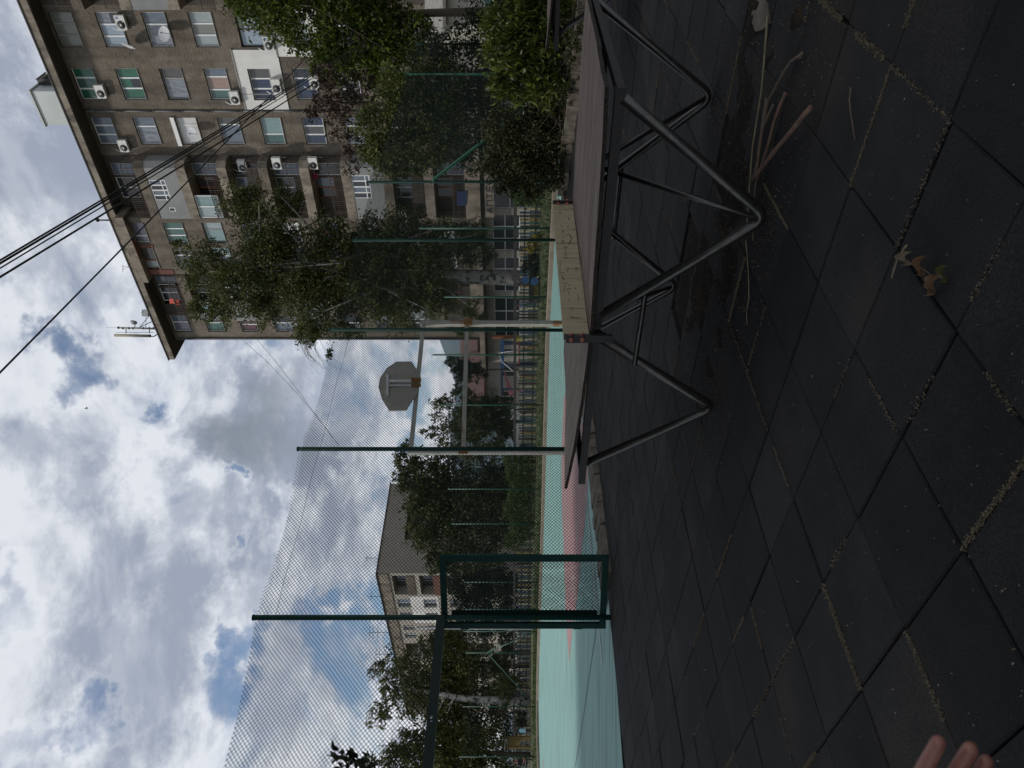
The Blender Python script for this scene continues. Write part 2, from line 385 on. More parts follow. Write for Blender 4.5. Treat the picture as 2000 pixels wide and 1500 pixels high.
def noise(vec, scale, detail, rough=.55, dist=0., lac=2.0):
    n = N_.new('ShaderNodeTexNoise'); n.inputs['Scale'].default_value = scale; n.inputs['Detail'].default_value = detail
    n.inputs['Roughness'].default_value = rough; n.inputs['Distortion'].default_value = dist; n.inputs['Lacunarity'].default_value = lac
    L_.new(vec, n.inputs['Vector']); return n.outputs['Fac']
sep = N_.new('ShaderNodeSeparateXYZ'); L_.new(tc.outputs['Generated'], sep.inputs[0])
zz = mth('ADD', mth('MAXIMUM', sep.outputs['Z'], 0.0), .42)
cmb = N_.new('ShaderNodeCombineXYZ')
L_.new(mth('DIVIDE', sep.outputs['X'], zz), cmb.inputs[0]); L_.new(mth('DIVIDE', sep.outputs['Y'], zz), cmb.inputs[1]); cmb.inputs[2].default_value = 3.7
pv = cmb.outputs[0]
wn = N_.new('ShaderNodeTexNoise'); wn.inputs['Scale'].default_value = 7.0; wn.inputs['Detail'].default_value = 6; wn.inputs['Roughness'].default_value = .62
L_.new(tc.outputs['Generated'], wn.inputs['Vector'])
wv = N_.new('ShaderNodeVectorMath'); wv.operation = 'MULTIPLY_ADD'; wv.inputs[1].default_value = (.26, .26, .26)
L_.new(wn.outputs['Color'], wv.inputs[0])
w0 = N_.new('ShaderNodeVectorMath'); w0.operation = 'ADD'; w0.inputs[1].default_value = (-.13, -.13, -.13)
L_.new(tc.outputs['Generated'], w0.inputs[0]); L_.new(w0.outputs[0], wv.inputs[2])
wnm = N_.new('ShaderNodeVectorMath'); wnm.operation = 'NORMALIZE'; L_.new(wv.outputs[0], wnm.inputs[0])
def dirmask(x, y, r, soft=.6):
    g = (PX(x, y, 1.0) - Vector((0, 0, H))).normalized()
    n = N_.new('ShaderNodeVectorMath'); n.operation = 'DOT_PRODUCT'
    L_.new(wnm.outputs[0], n.inputs[0]); n.inputs[1].default_value = g
    an = math.atan(r/F)
    return mrange(n.outputs['Value'], math.cos(an), math.cos(an*(1-soft)))
n1 = noise(pv, 3.4, 10, .58, .45)
cov = n1
for gx, gy, gr, amt in ((45, 1205, 80, .20), (680, 1310, 80, .18), (735, 1180, 50, .14), (700, 1420, 60, .14), (850, 790, 60, .22), (880, 700, 70, .24), (140, 715, 60, .13), (20, 540, 60, .08), (170, 1395, 80, .15), (10, 1440, 60, .14),
                        (470, 1095, 42, .19), (420, 960, 30, .2), (330, 600, 60, .06), (860, 900, 60, .2), (475, 1230, 60, .17), (420, 1330, 60, .12), (790, 1260, 40, .14), (330, 800, 50, .10), (640, 1230, 50, .12)):
    cov = mth('SUBTRACT', cov, mth('MULTIPLY', dirmask(gx, gy, gr, .97), amt))
for gx, gy, gr, amt in ((490, 850, 150, .14), (270, 1150, 240, .10), (620, 1050, 130, .1), (200, 900, 150, .04), (560, 700, 90, .08), (60, 60, 220, .14), (320, 1400, 120, .06)):
    cov = mth('ADD', cov, mth('MULTIPLY', dirmask(gx, gy, gr, .9), amt))
alpha = mth('MULTIPLY', mrange(cov, .28, .50), .96)
n2 = noise(pv, 3.3, 10, .62, .25)
n3 = noise(pv, 9.5, 9, .64, .25)
bright = mth('ADD', mth('MULTIPLY', n2, .6), mth('MULTIPLY', n3, .4))
bright = mrange(bright, .41, .585, .0, 1.)
thick = mrange(cov, .56, .85, 0., .25)
bright = mth('MAXIMUM', mth('SUBTRACT', bright, thick), 0.)
dark = mth('MULTIPLY', dirmask(500, 868, 150, .97), .8)
bright = mth('MAXIMUM', mth('SUBTRACT', bright, dark), 0.)
edge = mth('MULTIPLY', mrange(cov, .36, .46), mrange(cov, .60, .48))
bright = mth('MINIMUM', mth('ADD', bright, mth('MULTIPLY', edge, .28)), 1.)
cm = N_.new('ShaderNodeMix'); cm.data_type = 'RGBA'; cm.clamp_result = False
cm.inputs['A'].default_value = (.34/STR, .385/STR, .48/STR, 1); cm.inputs['B'].default_value = (.78/STR, .81/STR, .865/STR, 1)
L_.new(bright, cm.inputs['Factor'])
dk = N_.new('ShaderNodeMix'); dk.data_type = 'RGBA'
dk.inputs['B'].default_value = (.20/STR, .235/STR, .27/STR, 1); L_.new(cm.outputs['Result'], dk.inputs['A']); L_.new(mth('MULTIPLY', mth('MULTIPLY', dirmask(505, 868, 120, .98), mrange(n2, .35, .6, .5, 1.)), .75), dk.inputs['Factor'])
fm = N_.new('ShaderNodeMix'); fm.data_type = 'RGBA'; fm.clamp_result = False
L_.new(sky.outputs['Color'], fm.inputs['A']); L_.new(dk.outputs['Result'], fm.inputs['B']); L_.new(alpha, fm.inputs['Factor'])
L_.new(fm.outputs['Result'], bg.inputs['Color'])
w.cycles.sampling_method = 'MANUAL'; w.cycles.sample_map_resolution = 512
vs = sc.view_settings; vs.view_transform = 'Standard'; vs.look = 'None'; vs.exposure = 0; vs.gamma = 1
sc.cycles.max_bounces = 6; sc.cycles.transparent_max_bounces = 8; sc.cycles.use_denoising = True

exec_parts = []
def orient(m, ang, sc_):
    for n in m.node_tree.nodes:
        if n.bl_idname == 'ShaderNodeMapping':
            n.vector_type = 'TEXTURE'; n.inputs['Rotation'].default_value = (0, 0, ang); n.inputs['Scale'].default_value = tuple(1/s for s in sc_)
orient(M['tabletop'], TH, (9, .55, 1))
orient(M['net'], TH, (4, 5, .35))
orient(M['stucco_dark'], TH, (1, 1, .4))
orient(M['concrete'], TH, (1, 1.3, .6))
orient(M['white_render'], TH, (1, 1, .5))

# ------------------------------------------------------------------ ground sheets
mb = MB(); mb.face([(-900, -300, -.03), (900, -300, -.03), (900, 1500, -.03), (-900, 1500, -.03)], M['earth'])
tag(mb.build('ground'), kind='structure')
BF = 8.4                                   # the near fence stands on b = BF
far_edge = [(400, 1087), (520, 1080.5), (620, 1075), (740, 1071), (850, 1068), (1000, 1063.5), (1120, 1059.5), (1200, 1056.5), (1290, 1053.5), (1370, 1052)]
fe = [PG(x, y) for y, x in far_edge]
fe = [W(18.9, BF+.05)] + fe + [PG(1053, 1440), PG(1054.7, 1500), Vector((-22, 30, 0)), Vector((-26, 24, 0))]
court_poly = [W(-9, 9.6), W(-4, 9.3), W(2.2, 8.9), W(4.0, 8.5), W(4.9, BF+.03), W(18.9, BF+.03)] + fe[1:]
mb = MB(); mb.face([(p.x, p.y, .002) for p in court_poly], M['court'])
tag(mb.build('court'), kind='structure')
def sheet(name, pts, z, m, **k):
    mb = MB(); mb.face([(p[0], p[1], z) for p in pts], m); return tag(mb.build(name), kind='structure')
pk = [(770, 1102), (820, 1100), (900, 1097), (1000, 1098.5), (1100, 1102.5), (1195, 1105), (1226, 1107.5), (1262, 1110), (1296, 1112.3),
      (1262, 1115), (1226, 1119), (1195, 1124), (1150, 1130), (1100, 1134), (1040, 1141), (960, 1148), (900, 1149), (840, 1143), (800, 1128)]
sheet('court_key_paint', [PG(x, y) for y, x in pk], .006, M['pink'])
sheet('court_far_paint', [PG(1060.6, 1478), PG(1061.5, 1500), Vector((-19.5, 26.5, 0)), Vector((-17, 24.0, 0)), PG(1063.3, 1500)], .006, M['pink'])
mb = MB(); mb.face([W(4.75, 9.56, .010), W(16, 9.56, .010), W(16, 9.62, .010), W(4.75, 9.62, .010)], M['line_white'])
tag(mb.build('court_line'), kind='structure')
sm = mat('dark_teal', (.06, .10, .10), (.10, .16, .155), 8, .8); q0 = [PG(1166, 1222), PG(1150, 1330), PG(1134, 1440), PG(1121, 1512)]  # one long dark teal line over the near court; short cracks follow
mb = MB()
for a, b in zip(q0, q0[1:]):
    n_ = Vector((.016, .010, 0)); mb.face([a-n_+Vector((0, 0, .007)), b-n_+Vector((0, 0, .007)), b+n_+Vector((0, 0, .007)), a+n_+Vector((0, 0, .007))], sm)
rc = random.Random(9)
for k in range(26):
    x = rc.uniform(-9, 6); y = rc.uniform(11, 30); L = rc.uniform(.2, 1.6); p = [Vector((x+L*t_, y+rc.gauss(0, .02), .0075)) for t_ in (0, .3, .6, 1)]
    if AB((x, y))[1] < 10.3 or AB((x, y))[0] > 16: continue
    for a, b in zip(p, p[1:]): mb.face([a, b, b+Vector((0, .02, 0)), a+Vector((0, .02, 0))], sm)
tag(mb.build('court_dark_line_and_cracks'), kind='structure')
# far kerb
mb = MB()
ctr = Vector((-3, 18, 0))
outer = [p + (p-ctr).normalized()*.55 for p in fe]
for i in range(len(fe)-1):
    a, b, c, d = fe[i], fe[i+1], outer[i+1], outer[i]
    up = Vector((0, 0, .11)); dn = Vector((0, 0, -.02))
    mb.hexa([a+dn, b+dn, c+dn, d+dn, a+up, b+up, c+up, d+up], M['kerb_far'])
tag(fix_normals(mb.build('far_kerb')), kind='structure')
# lawn strip between the far kerb and the picket fence
mb = MB()
lw = [p + (p-ctr).normalized()*16 for p in outer]
for i in range(len(outer)-1):
    a, b, c, d = outer[i], outer[i+1], lw[i+1], lw[i]
    mb.face([(a.x, a.y, .03), (b.x, b.y, .03), (c.x, c.y, .05), (d.x, d.y, .05)], mat('lawn', (.045, .065, .02), (.075, .085, .035), 1.5, .95, bump=.6, bscale=14) if i == 0 else bpy.data.materials['lawn'])
tag(fix_normals(mb.build('lawn')), kind='structure')
P = []
for i in range(len(outer)-1):
    a, b = outer[i], outer[i+1]; L = (b-a).length
    for k in range(int(L*330)):
        p = a.lerp(b, random.random()); q = p + (p-ctr).normalized()*(.05+random.random()**1.3*9)
        P.append((q.x, q.y, .04))
P = np.array(P)
tag(leaf_object('grass', M['grass'], P, .14, None, asp=.22, droop=-1.5, upn=0), kind='stuff')

# ------------------------------------------------------------------ rubber tile paving
T = .43; pa, pb = 2.038, 1.275
bed1, bed2 = Vector((4.53, 16.3, 0)), Vector((6.02, 11.4, 0))
def right_of_bed(p):
    d = bed2-bed1; return (d.x*(p.y-bed1.y) - d.y*(p.x-bed1.x)) > -.05 and p.y > 6
mb = MB()
rr = random.Random(3)
for i in range(-20, 40):
    for j in range(-18, 18):
        a0 = pa + i*T; b0 = pb + j*T
        c = W(a0+T/2, b0+T/2)
        lim = 8.45 if a0 > 4.6 else 8.5 + max(0, (4.4-a0))*.17
        if b0 + T*.6 > lim or c.y < -1.5 or c.x < -9 or c.x > 10: continue
        if right_of_bed(c) and c.y > 9: continue
        if 3.25 < a0 < 4.2 and .9 < b0 < 3.2 and rr.random() < .45: continue
        g = .0006 + rr.random()**3*.0045; z = -.002 + rr.gauss(0, .0015)
        tx, ty = rr.gauss(0, .0035), rr.gauss(0, .0035); curl = abs(rr.gauss(0, .0025))
        sa, sb = rr.gauss(0, .0032), rr.gauss(0, .0032); ro = rr.gauss(0, .006)
        bev = .006
        def cp(u, v, ins, dz):
            x = (u-.5)*(T-2*g-2*ins); y = (v-.5)*(T-2*g-2*ins)
            return W(a0+T/2+sa + x - ro*y, b0+T/2+sb + y + ro*x, z + dz + tx*x + ty*y + curl*(abs(u-.5)*2*abs(v-.5)*2)**2)
        uv = [(0, 0), (1, 0), (1, 1), (0, 1)]
        lo = [cp(u, v, 0, -.045) for u, v in uv]; mi = [cp(u, v, 0, -bev) for u, v in uv]; hi = [cp(u, v, bev, 0) for u, v in uv]
        RB = M[rr.choice(('rubber', 'rubber', 'rubber_b', 'rubber_c'))]
        mb.face(hi, RB)
        for k in range(4):
            l = (k+1) % 4
            mb.face([mi[k], mi[l], hi[l], hi[k]], RB); mb.face([lo[k], lo[l], mi[l], mi[k]], RB)
tag(mb.build('paving'), kind='structure')
sheet('paving_bed', [W(-6, -12), W(12, -12), W(17, -2), bed2, bed1, W(15.2, 8.4), W(4.4, 8.4), W(-6, 9.6)], -.022, M['under_tiles'])

# dirt heap where tiles are missing under the table
mb = MB(); na, nb_ = 44, 84
def soilz(a, b):
    n = math.sin(a*7.1+b*3.3)*.5+math.sin(a*13.7-b*9.1)*.3+math.sin(b*17.3+a*5)*.25
    ea = min(a-3.02, 4.55-a)/.5; eb = min(b-.6, 3.6-b)/.5
    e = max(0, min(1, ea, eb)); e = e*e*(3-2*e)
    return -.03 + e*(.027 + .016*n) + rr.gauss(0, .0022)
grid = [[W(2.95+1.8*i/na, .45+3.3*j/nb_, soilz(2.95+1.8*i/na, .45+3.3*j/nb_)) for j in range(nb_+1)] for i in range(na+1)]
for i in range(na):
    for j in range(nb_):
        mb.face([grid[i][j], grid[i+1][j], grid[i+1][j+1], grid[i][j+1]], M['soil'])
tag(mb.build('soil'), kind='stuff')

# dry moss growing in the joints, litter on the tiles
P = []; rm = random.Random(11)
def joint(fn, L, dens, wid):
    for k in range(int(L*dens)):
        s = rm.random()*L; P.append(tuple(fn(s, rm.gauss(0, wid))))
for i in range(-14, 30):
    for j in range(-14, 16):
        a0 = pa+i*T; b0 = pb+j*T; c = W(a0, b0)
        if c.y < .4 or c.y > 9 or abs(c.x) > .62*c.y+.8: continue
        if c.y > 3.2 and rm.random() < .45: continue
        for kind in (0, 1):
            q = rm.random()
            if q < (.40 if kind else .30) or abs(c.x) < 0: 
                s0, s1 = sorted((rm.random(), rm.random())); 
                if s1-s0 < .35: s0, s1 = 0, 1
                dens = rm.choice((500, 900, 2200, 4200)) * (1.0 if c.y < 4 else .35); wd = rm.choice((.003, .0045, .007))
                if kind: joint(lambda s, e: W(a0+e, b0+(s0*T)+s, -.003+rm.random()*.008), (s1-s0)*T, dens, wd)
                else: joint(lambda s, e: W(a0+s0*T+s, b0+e, -.003+rm.random()*.008), (s1-s0)*T, dens, wd)
P = np.array(P)
tag(leaf_object('dry_moss', M['moss'], P, .0075, None, asp=.4, upn=.6), kind='stuff')
P = []
for k in range(900):
    d = 1.6 + 8*rm.random()**1.6; x = (rm.random()*2-1)*.56*d
    P.append((x, d, .004))
for k in range(5200):                                   # crumbs along the kerb and round the table feet
    a = 5 + rm.random()*10; P.append(tuple(W(a, 7.95-abs(rm.gauss(0, .10)), .004)))
for fx in ((3.16, 1.81), (3.256, 3.19), (4.4, 1.75), (4.55, 3.19)):
    for k in range(140): P.append(tuple(W(fx[0]+rm.gauss(0, .10), fx[1]+rm.gauss(0, .14), .006)))
for k in range(2600): P.append(tuple(W(2.9+rm.random()*1.8, .5+rm.random()*3.2, .016+rm.random()*.01)))
P = np.array(P); sz = np.where(np.arange(len(P)) < 900, RNG.uniform(.005, .0115, len(P)), .010)
tag(leaf_object('litter', M['debris'], P, sz, None, asp=.42, upn=4, v=np.concatenate([RNG.uniform(.0, 1, 900)**1.8, RNG.uniform(0, .35, len(P)-900)])), kind='stuff')

# ------------------------------------------------------------------ kerbs and planting bed
mb = MB(); rk = random.Random(5)
a = 5.15
while a < 15.4:
    L = rk.uniform(.9, 1.3); e = min(a+L, 15.5)
    n = 6
    for k in range(n):
        a0 = a+(e-a)*k/n; a1 = a+(e-a)*(k+1)/n - (.012 if k == n-1 else 0)
        z = .085+rk.gauss(0, .008); f = 7.98+rk.gauss(0, .012)
        mb.hexa([W(a0, f-.04, -.03), W(a1, f-.04, -.03), W(a1, 8.37, -.03), W(a0, 8.37, -.03), W(a0, f, z), W(a1, f, z), W(a1, 8.37, z+.02), W(a0, 8.37, z+.02)], M['kerb'])
    a = e
o = mb.build('kerb'); fix_normals(o)
tag(o, 'low mossy concrete kerb along the foot of the tall mesh fence', 'kerb')
mb = MB(); d = (bed2-bed1).normalized(); nrm = Vector((-d.y, d.x, 0))
if nrm.x < 0: nrm = -nrm
s = 0; tot = 9.0
while s < tot:
    L = rk.uniform(.6, 1.1); p = bed1-d*.6+d*s; q = bed1-d*.6+d*min(tot, s+L-.012); h = .20+rk.gauss(0, .01)
    mb.hexa([p+Vector((0, 0, -.03)), q+Vector((0, 0, -.03)), q+nrm*.2+Vector((0, 0, -.03)), p+nrm*.2+Vector((0, 0, -.03)), p+Vector((0, 0, h)), q+Vector((0, 0, h)), q+nrm*.2+Vector((0, 0, h)), p+nrm*.2+Vector((0, 0, h))], M['kerb'])
    s += L
o = mb.build('planter_wall'); fix_normals(o)
tag(o, 'low cracked concrete planter wall in front of the dark bushes', 'low wall')
sheet('planting_soil', [bed1-d*.6+nrm*.1, bed1+d*8.3+nrm*.1, bed1+d*8.3+nrm*6, bed1-d*.6+nrm*6], .10, M['soil'])

# ------------------------------------------------------------------ chain-link mesh
def chainlink(mb, f, s0, s1, zlo, zhi, px=.056, pz=.050, r=.0031, m=None, step=.42):
    """two families of slanting wires, hand-bent a little, as three-sided rods; f(s, z, out) -> world"""
    k = mb.mi(m); slope = pz/px
    zmin, zmax = zlo, max(zhi(s0), zhi(s1), zhi((s0+s1)/2))
    for sg in (1, -1):
        span = (zmax-zmin)/slope
        c = s0 - span if sg > 0 else s0
        end = s1 if sg > 0 else s1 + span
        c = math.floor(c/px)*px
        while c < end:
            # wire s = c + sg*(z-zmin)/slope
            sA, sB = c, c + sg*span
            lo, hi = max(min(sA, sB), s0), min(max(sA, sB), s1)
            if hi - lo > .01:
                n = max(2, int((hi-lo)/slope/step)+1); ring = []
                sq = [lo + (hi-lo)*q/n for q in range(n+1)]
                if sg < 0: sq = sq[::-1]                       # always walk upwards
                for s in sq:
                    z = zmin + sg*(s-c)*slope; zh = zhi(s); stop = False
                    if z > zh:
                        if not ring: break
                        s -= sg*(z-zh)/slope; z = zh; stop = True
                    wb = .006*math.sin(s*3.1+z*2.3)+.004*math.sin(s*11+z*5)
                    ring.append((s+wb, z+.006*math.sin(s*2.2+z*4.1)+.004*math.sin(s*9+1)*math.sin(z*7)))
                    if stop: break
                if len(ring) > 1:
                    nl = math.hypot(1, slope); ns, nz = slope/nl*r, -sg/nl*r; pr = None
                    for (s, z) in ring:
                        i0 = len(mb.v); bo = .02*math.sin(s*1.3)*math.sin(z*1.1) + sg*r*.8
                        for (ds, dz, do) in ((ns, nz, 0), (0, 0, r), (-ns, -nz, 0), (0, 0, -r)):
                            mb.v.append(tuple(f(s+ds, z+dz, bo+do)))
                        if pr is not None:
                            for j in range(4):
                                mb.f.append((pr+j, pr+(j+1) % 4, i0+(j+1) % 4, i0+j)); mb.m.append(k)
                        pr = i0
            c += px
posts = []
for (y, x) in ((1203, 495), (874, 582), (642, 645), (466, 690), (352, 718)):
    p = PB(x, y, BF); posts.append((AB(p)[0], p.z))
a_h = posts[0][0]
posts = [(a_h-3.05, 4.5)] + posts + [(23.9, 4.66), (26.8, 4.6)]
def ztop(a):
    for (a0, z0), (a1, z1) in zip(posts, posts[1:]):
        if a <= a1: 
            t = (a-a0)/(a1-a0); return z0+(z1-z0)*t - .03 - .10*4*t*(1-t)
    return 4.5
fence = thing('chain_link_fence', 'tall dark green chain link fence on posts with a gate opening', 'fence', W(10, BF, 0))
for (a, z) in posts:
    mb = MB(); p = W(a, BF+.035)
    lean = Vector((random.gauss(0, .012), 0, 0))
    mb.tube([p, p+lean+Vector((0, 0, z))], .034, M['brace_green'] if 23 < a < 25 else M['fence_green'], 10)
    mb.disc(p+lean+Vector((0, 0, z)), (0, 0, 1), .039, M['fence_green'], 10, .02)
    mb.build('post', fence, True)
mb = MB(); fm_ = lambda s, z, o: W(s, BF-.005+o, z)
zl = 2.22
chainlink(mb, fm_, posts[0][0], a_h-.02, zl, ztop, m=M['mesh_green'])
chainlink(mb, fm_, a_h+.02, 16.9, .13, ztop, m=M['mesh_green'])
chainlink(mb, fm_, 16.9, 26.8, .3, ztop, m=M['mesh_green'], step=.8)
# knuckled top edge and straining wires
for z in (2.3, 4.25):
    pts = [W(a_h+.02+i*.5, BF+.004, z+.01*math.sin(i*1.7)) for i in range(46)]
    if z > 3: mb.tube(pts, .0025, M['mesh_green'], 4)
mb.build('wire_mesh', fence)
mb = MB(); mb.bar(W(posts[0][0], BF, 2.17), W(a_h, BF, 2.15), .03, .055, M['mesh_green'])
lint = mb.build('lintel', fence)
mb = MB()                                   # the two pale clips and tape on the lintel
for y0, y1, x0, x1 in ((1398, 1400.5, 841, 845), (1400.8, 1403.5, 840, 844), (1407, 1410, 840.5, 844.5)):
    pts = [PB(x, y, BF-.036) for (x, y) in ((x0, y0), (x1, y0), (x1, y1), (x0, y1))]
    mb.prism(pts, W(0, .004)-W(0, 0), M['line_white'] if y0 == 1400.8 else M['wire'])
mb.build('clip', lint)
mb = MB(); br0 = PB(845, 352, BF-.06); br1 = PB(1036, 204, BF-.06); e = br1+(br1-br0)*.22
mb.tube([br0, e], .035, M['brace_green'], 10); mb.build('brace', fence, True, 'bright green diagonal brace')

# open gate leaf
g0 = PG(1190.5, 1221); g1 = PG(1197, 1090); gh = 2.10
M['gate_green'] = mat('gate_green', (.002, .024, .019), (.003, .030, .024), 9, .65, spec=.2)
gate = thing('gate', 'dark green mesh gate leaf standing ajar beside the opening', 'gate', g0)
gd = (g1-g0).normalized(); gL = (g1-g0).length; gn = Vector((-gd.y, gd.x, 0))
gp = lambda s, z, o: g0 + gd*s + gn*o + Vector((0, 0, z))
mb = MB(); hw = .040
def ax(): return (gd, gn, Vector((0, 0, 1)))
mb.box(gp(0, .05+gh/2, 0), (hw, .02, gh/2), M['gate_green'], ax()); mb.box(gp(gL, .05+gh/2, 0), (hw, .02, gh/2), M['gate_green'], ax())
mb.box(gp(gL/2, .05+hw, 0), (gL/2-hw, .0195, hw), M['gate_green'], ax()); mb.box(gp(gL/2, .05+gh-hw, 0), (gL/2-hw, .0195, hw), M['gate_green'], ax())
mb.build('frame', gate)
mb = MB(); chainlink(mb, lambda s, z, o: gp(s, z, o*.4+.01), hw, gL-hw, .10, lambda s: .05+gh-.03, .045, .045, .0021, M['mesh_green'])
mb.build('wire_mesh', gate)
for z in (.35, 1.8):
    mb = MB(); mb.tube([gp(-.045, z, .0), gp(-.045, z+.11, .0)], .016, M['gate_green'], 8); mb.build('hinge', gate)
mb = MB(); mb.box(gp(.13, 1.09, .030), (.075, .004, .93), M['gate_green'], ax())
mb.build('lock_plate', gate)

# ------------------------------------------------------------------ table tennis tables
def topgrid(mb, b0, b1, warp, seed):
    r = random.Random(seed); na, nb2 = 16, 14; th = .020
    a0, a1 = 3.135, 4.58
    ja = [r.gauss(0, .003) for _ in range(nb2+1)]; jb = [r.gauss(0, .003) for _ in range(na+1)]
    g = []
    for i in range(na+1):
        row = []
        for j in range(nb2+1):
            u, v = i/na, j/nb2
            a = a0+(a1-a0)*u + (ja[j] if i in (0, na) else 0); b = b0+(b1-b0)*v + (jb[i] if j in (0, nb2) else 0)
            row.append((a, b, .805+warp(u, v)+.0025*math.sin(9*u+5*v)+r.gauss(0, .0006)))
        g.append(row)
    for i in range(na):
        for j in range(nb2):
            q = [g[i][j], g[i+1][j], g[i+1][j+1], g[i][j+1]]
            mb.face([W(a, b, z+th) for a, b, z in q], M['tabletop']); mb.face([W(a, b, z) for a, b, z in reversed(q)], M['wood_edge'])
    def edge(l):
        for p, q in zip(l, l[1:]): mb.face([W(*p), W(*q), W(q[0], q[1], q[2]+th), W(p[0], p[1], p[2]+th)], M['wood_edge'])
    edge([g[0][j] for j in range(nb2+1)]); edge([g[na][j] for j in range(nb2+1)]); edge([g[i][0] for i in range(na+1)]); edge([g[i][nb2] for i in range(na+1)])
def make_table(label):
    t = thing('table_tennis_table', label, 'table', W(3.86, 2.5, 0), 'table tennis tables on the rubber paving')
    mb = MB(); topgrid(mb, 1.16, 2.49, lambda u, v: .030*(1-u)*max(0, 1-v*1.6)**2 + .008*math.sin(math.pi*v), 1); mb.build('tabletop', t, True)
    mb = MB(); topgrid(mb, 2.53, 3.84, lambda u, v: .075*(1-u)**1.5*v**1.6 - .004*math.sin(math.pi*v), 2); mb.build('tabletop', t, True)
    R = M['rail']; z0, z1 = .757, .803
    for b0, b1 in ((1.18, 2.49), (2.53, 3.82)):
        mb = MB()
        for a in (3.165, 4.55):
            mb.abox(a-.003, a+.003, b0, b1, z0, z1, R); mb.abox(a-.02 if a > 4 else a+.0035, a-.0035 if a > 4 else a+.04, b0+.004, b1-.004, z1-.006, z1-.001, R)
        for b in (b0+.02, b1-.02): mb.abox(3.1685, 4.5465, b-.0225, b+.0225, z0+.003, z1-.008, R)
        mb.abox(3.84, 3.88, b0+.043, b1-.043, z0+.006, z1-.010, R)
        mb.build('rail', t)
    def vleg(a, bt0, bf, bt1, r=.0265):
        mb = MB(); top0 = W(a, bt0, .765); top1 = W(a, bt1, .765); foot = W(a, bf, r+.004)
        d0 = (top0-foot).normalized(); d1 = (top1-foot).normalized()
        pts = [top0]
        Cc = foot-Vector((0, 0, .034)); d0 = (top0-Cc).normalized(); d1 = (top1-Cc).normalized(); A = Cc+d0*.10; B = Cc+d1*.10
        for k in range(11):
            q = k/10; pts.append(A*(1-q)**2 + Cc*2*q*(1-q) + B*q*q)
        pts.append(top1); mb.tube(pts, r, M['tube'], 12); mb.build('leg', t, True)
    vleg(3.17, 1.22, 1.80, 2.40); vleg(3.21, 2.58, 3.14, 3.66)
    vleg(4.54, 1.20, 1.74, 2.40, .024); vleg(4.55, 2.52, 3.17, 3.72, .024)
    for bn, bf_, bc in ((1.81, 1.75, 1.86), (3.12, 3.17, 2.95)):
        for af, b in ((3.18, bn), (4.54, bf_)):
            mb = MB(); mb.tube([W(af, b, .05), W(3.86+(.03 if af > 4 else -.03), bc, .765)], .014, M['tube'], 8); mb.build('brace', t, True)
    for a, b0, b1, z in ((3.18, 2.22, 2.76, .54), (4.545, 2.18, 2.76, .52)):
        mb = MB(); mb.tube([W(a, b0, z), W(a, b1, z)], .015, M['tube'], 8); mb.build('strut', t, True)
    mb = MB(); mb.abox(3.10, 4.63, 2.505, 2.517, .826, .968, M['net']); net = mb.build('net_plate', t)
    for a in (3.10, 4.60):
        mb = MB(); mb.abox(a-.005, a+.03, 2.496, 2.5045, .70, .965, R); mb.abox(a-.009, a-.0055, 2.48, 2.53, .70, .955, R); br = mb.build('bracket', net)
        for z in (.865, .925):
            mb = MB(); c = W(a+.012, 2.492, z) if a < 4 else W(a+.01, 2.492, z)
            nn = W(0, -1)-W(0, 0)
            mb.disc(c+nn*.000, nn, .0135, M['rust'], 10, .006); mb.disc(c+nn*.006, nn, .012, M['rust'], 10, .008, .006); 
            n2 = W(-1, 0)-W(0, 0); c2 = W(a-.009, 2.505, z); mb.disc(c2, n2, .014, M['rust'], 10, .007); mb.disc(c2+n2*.007, n2, .012, M['rust'], 10, .009, .006)
            mb.build('bolt', net, True)
    # pen scribbles on the plate: px positions on the b = 2.504 plane
    mb = MB()
    def stroke(pts, r=.0011):
        mb.tube([PB(x, y, 2.5035) for x, y in pts], r, M['ink'], 5)
    stroke([(1111, 457.5), (1113.5, 460), (1115.3, 464), (1115.5, 468), (1114, 472), (1110.5, 476)], .0026)
    for x, y in ((1107, 458.5), (1099.7, 461.5), (1111, 428), (1109.5, 424.5), (1122.5, 562)): stroke([(x, y), (x+1, y+1.1)], .0030)
    stroke([(1096.5, 468), (1101, 474)]); stroke([(1097, 474), (1101, 468.5)]); stroke([(1100, 482), (1105, 483), (1109, 482)]); stroke([(1105, 483), (1102, 486)])
    stroke([(1102, 489), (1106, 491.5), (1104, 494)]); stroke([(1101, 497), (1105, 496), (1105, 499), (1109, 500)]); stroke([(1099, 503), (1108, 503.5)])
    stroke([(1109, 440), (1109, 444), (1112, 443)]); stroke([(1095, 440), (1099, 444)]); stroke([(1098, 449), (1101, 454)]); stroke([(1100, 449), (1097, 455)])
    stroke([(1091, 412), (1095, 413), (1095, 416), (1091, 415)]); stroke([(1094, 403), (1099, 401)]); stroke([(1098, 396), (1100, 393)])
    stroke([(1094, 510), (1093.5, 532), (1102, 533)]); stroke([(1106, 521), (1109, 523), (1110, 527), (1107, 530), (1106, 526)]); stroke([(1123, 520), (1128, 524), (1123, 528)])
    stroke([(1098, 540), (1101, 546)], .003); stroke([(1096, 552), (1106, 553), (1114, 557)]); stroke([(1104, 556), (1101, 562), (1102, 570)]); stroke([(1105, 565), (1116, 563)]); stroke([(1110, 568), (1111, 575)])
    stroke([(1112, 614), (1114, 619), (1132, 621)]); stroke([(1118, 615), (1118.5, 620)]); stroke([(1110, 584), (1112, 589)]); stroke([(1128, 575), (1131, 590)]); stroke([(1115, 600), (1119, 606)])
    mb.build('graffiti', net)
    return t
tab = make_table('weathered wooden table tennis table on bent black tube legs with a yellowed scribbled net plate')
def copy_tree(o, parent=None):
    c = o.copy(); C.objects.link(c); c.parent = parent
    for ch in o.children:
        if not ch.name.startswith('graffiti'): copy_tree(ch, c)
    return c
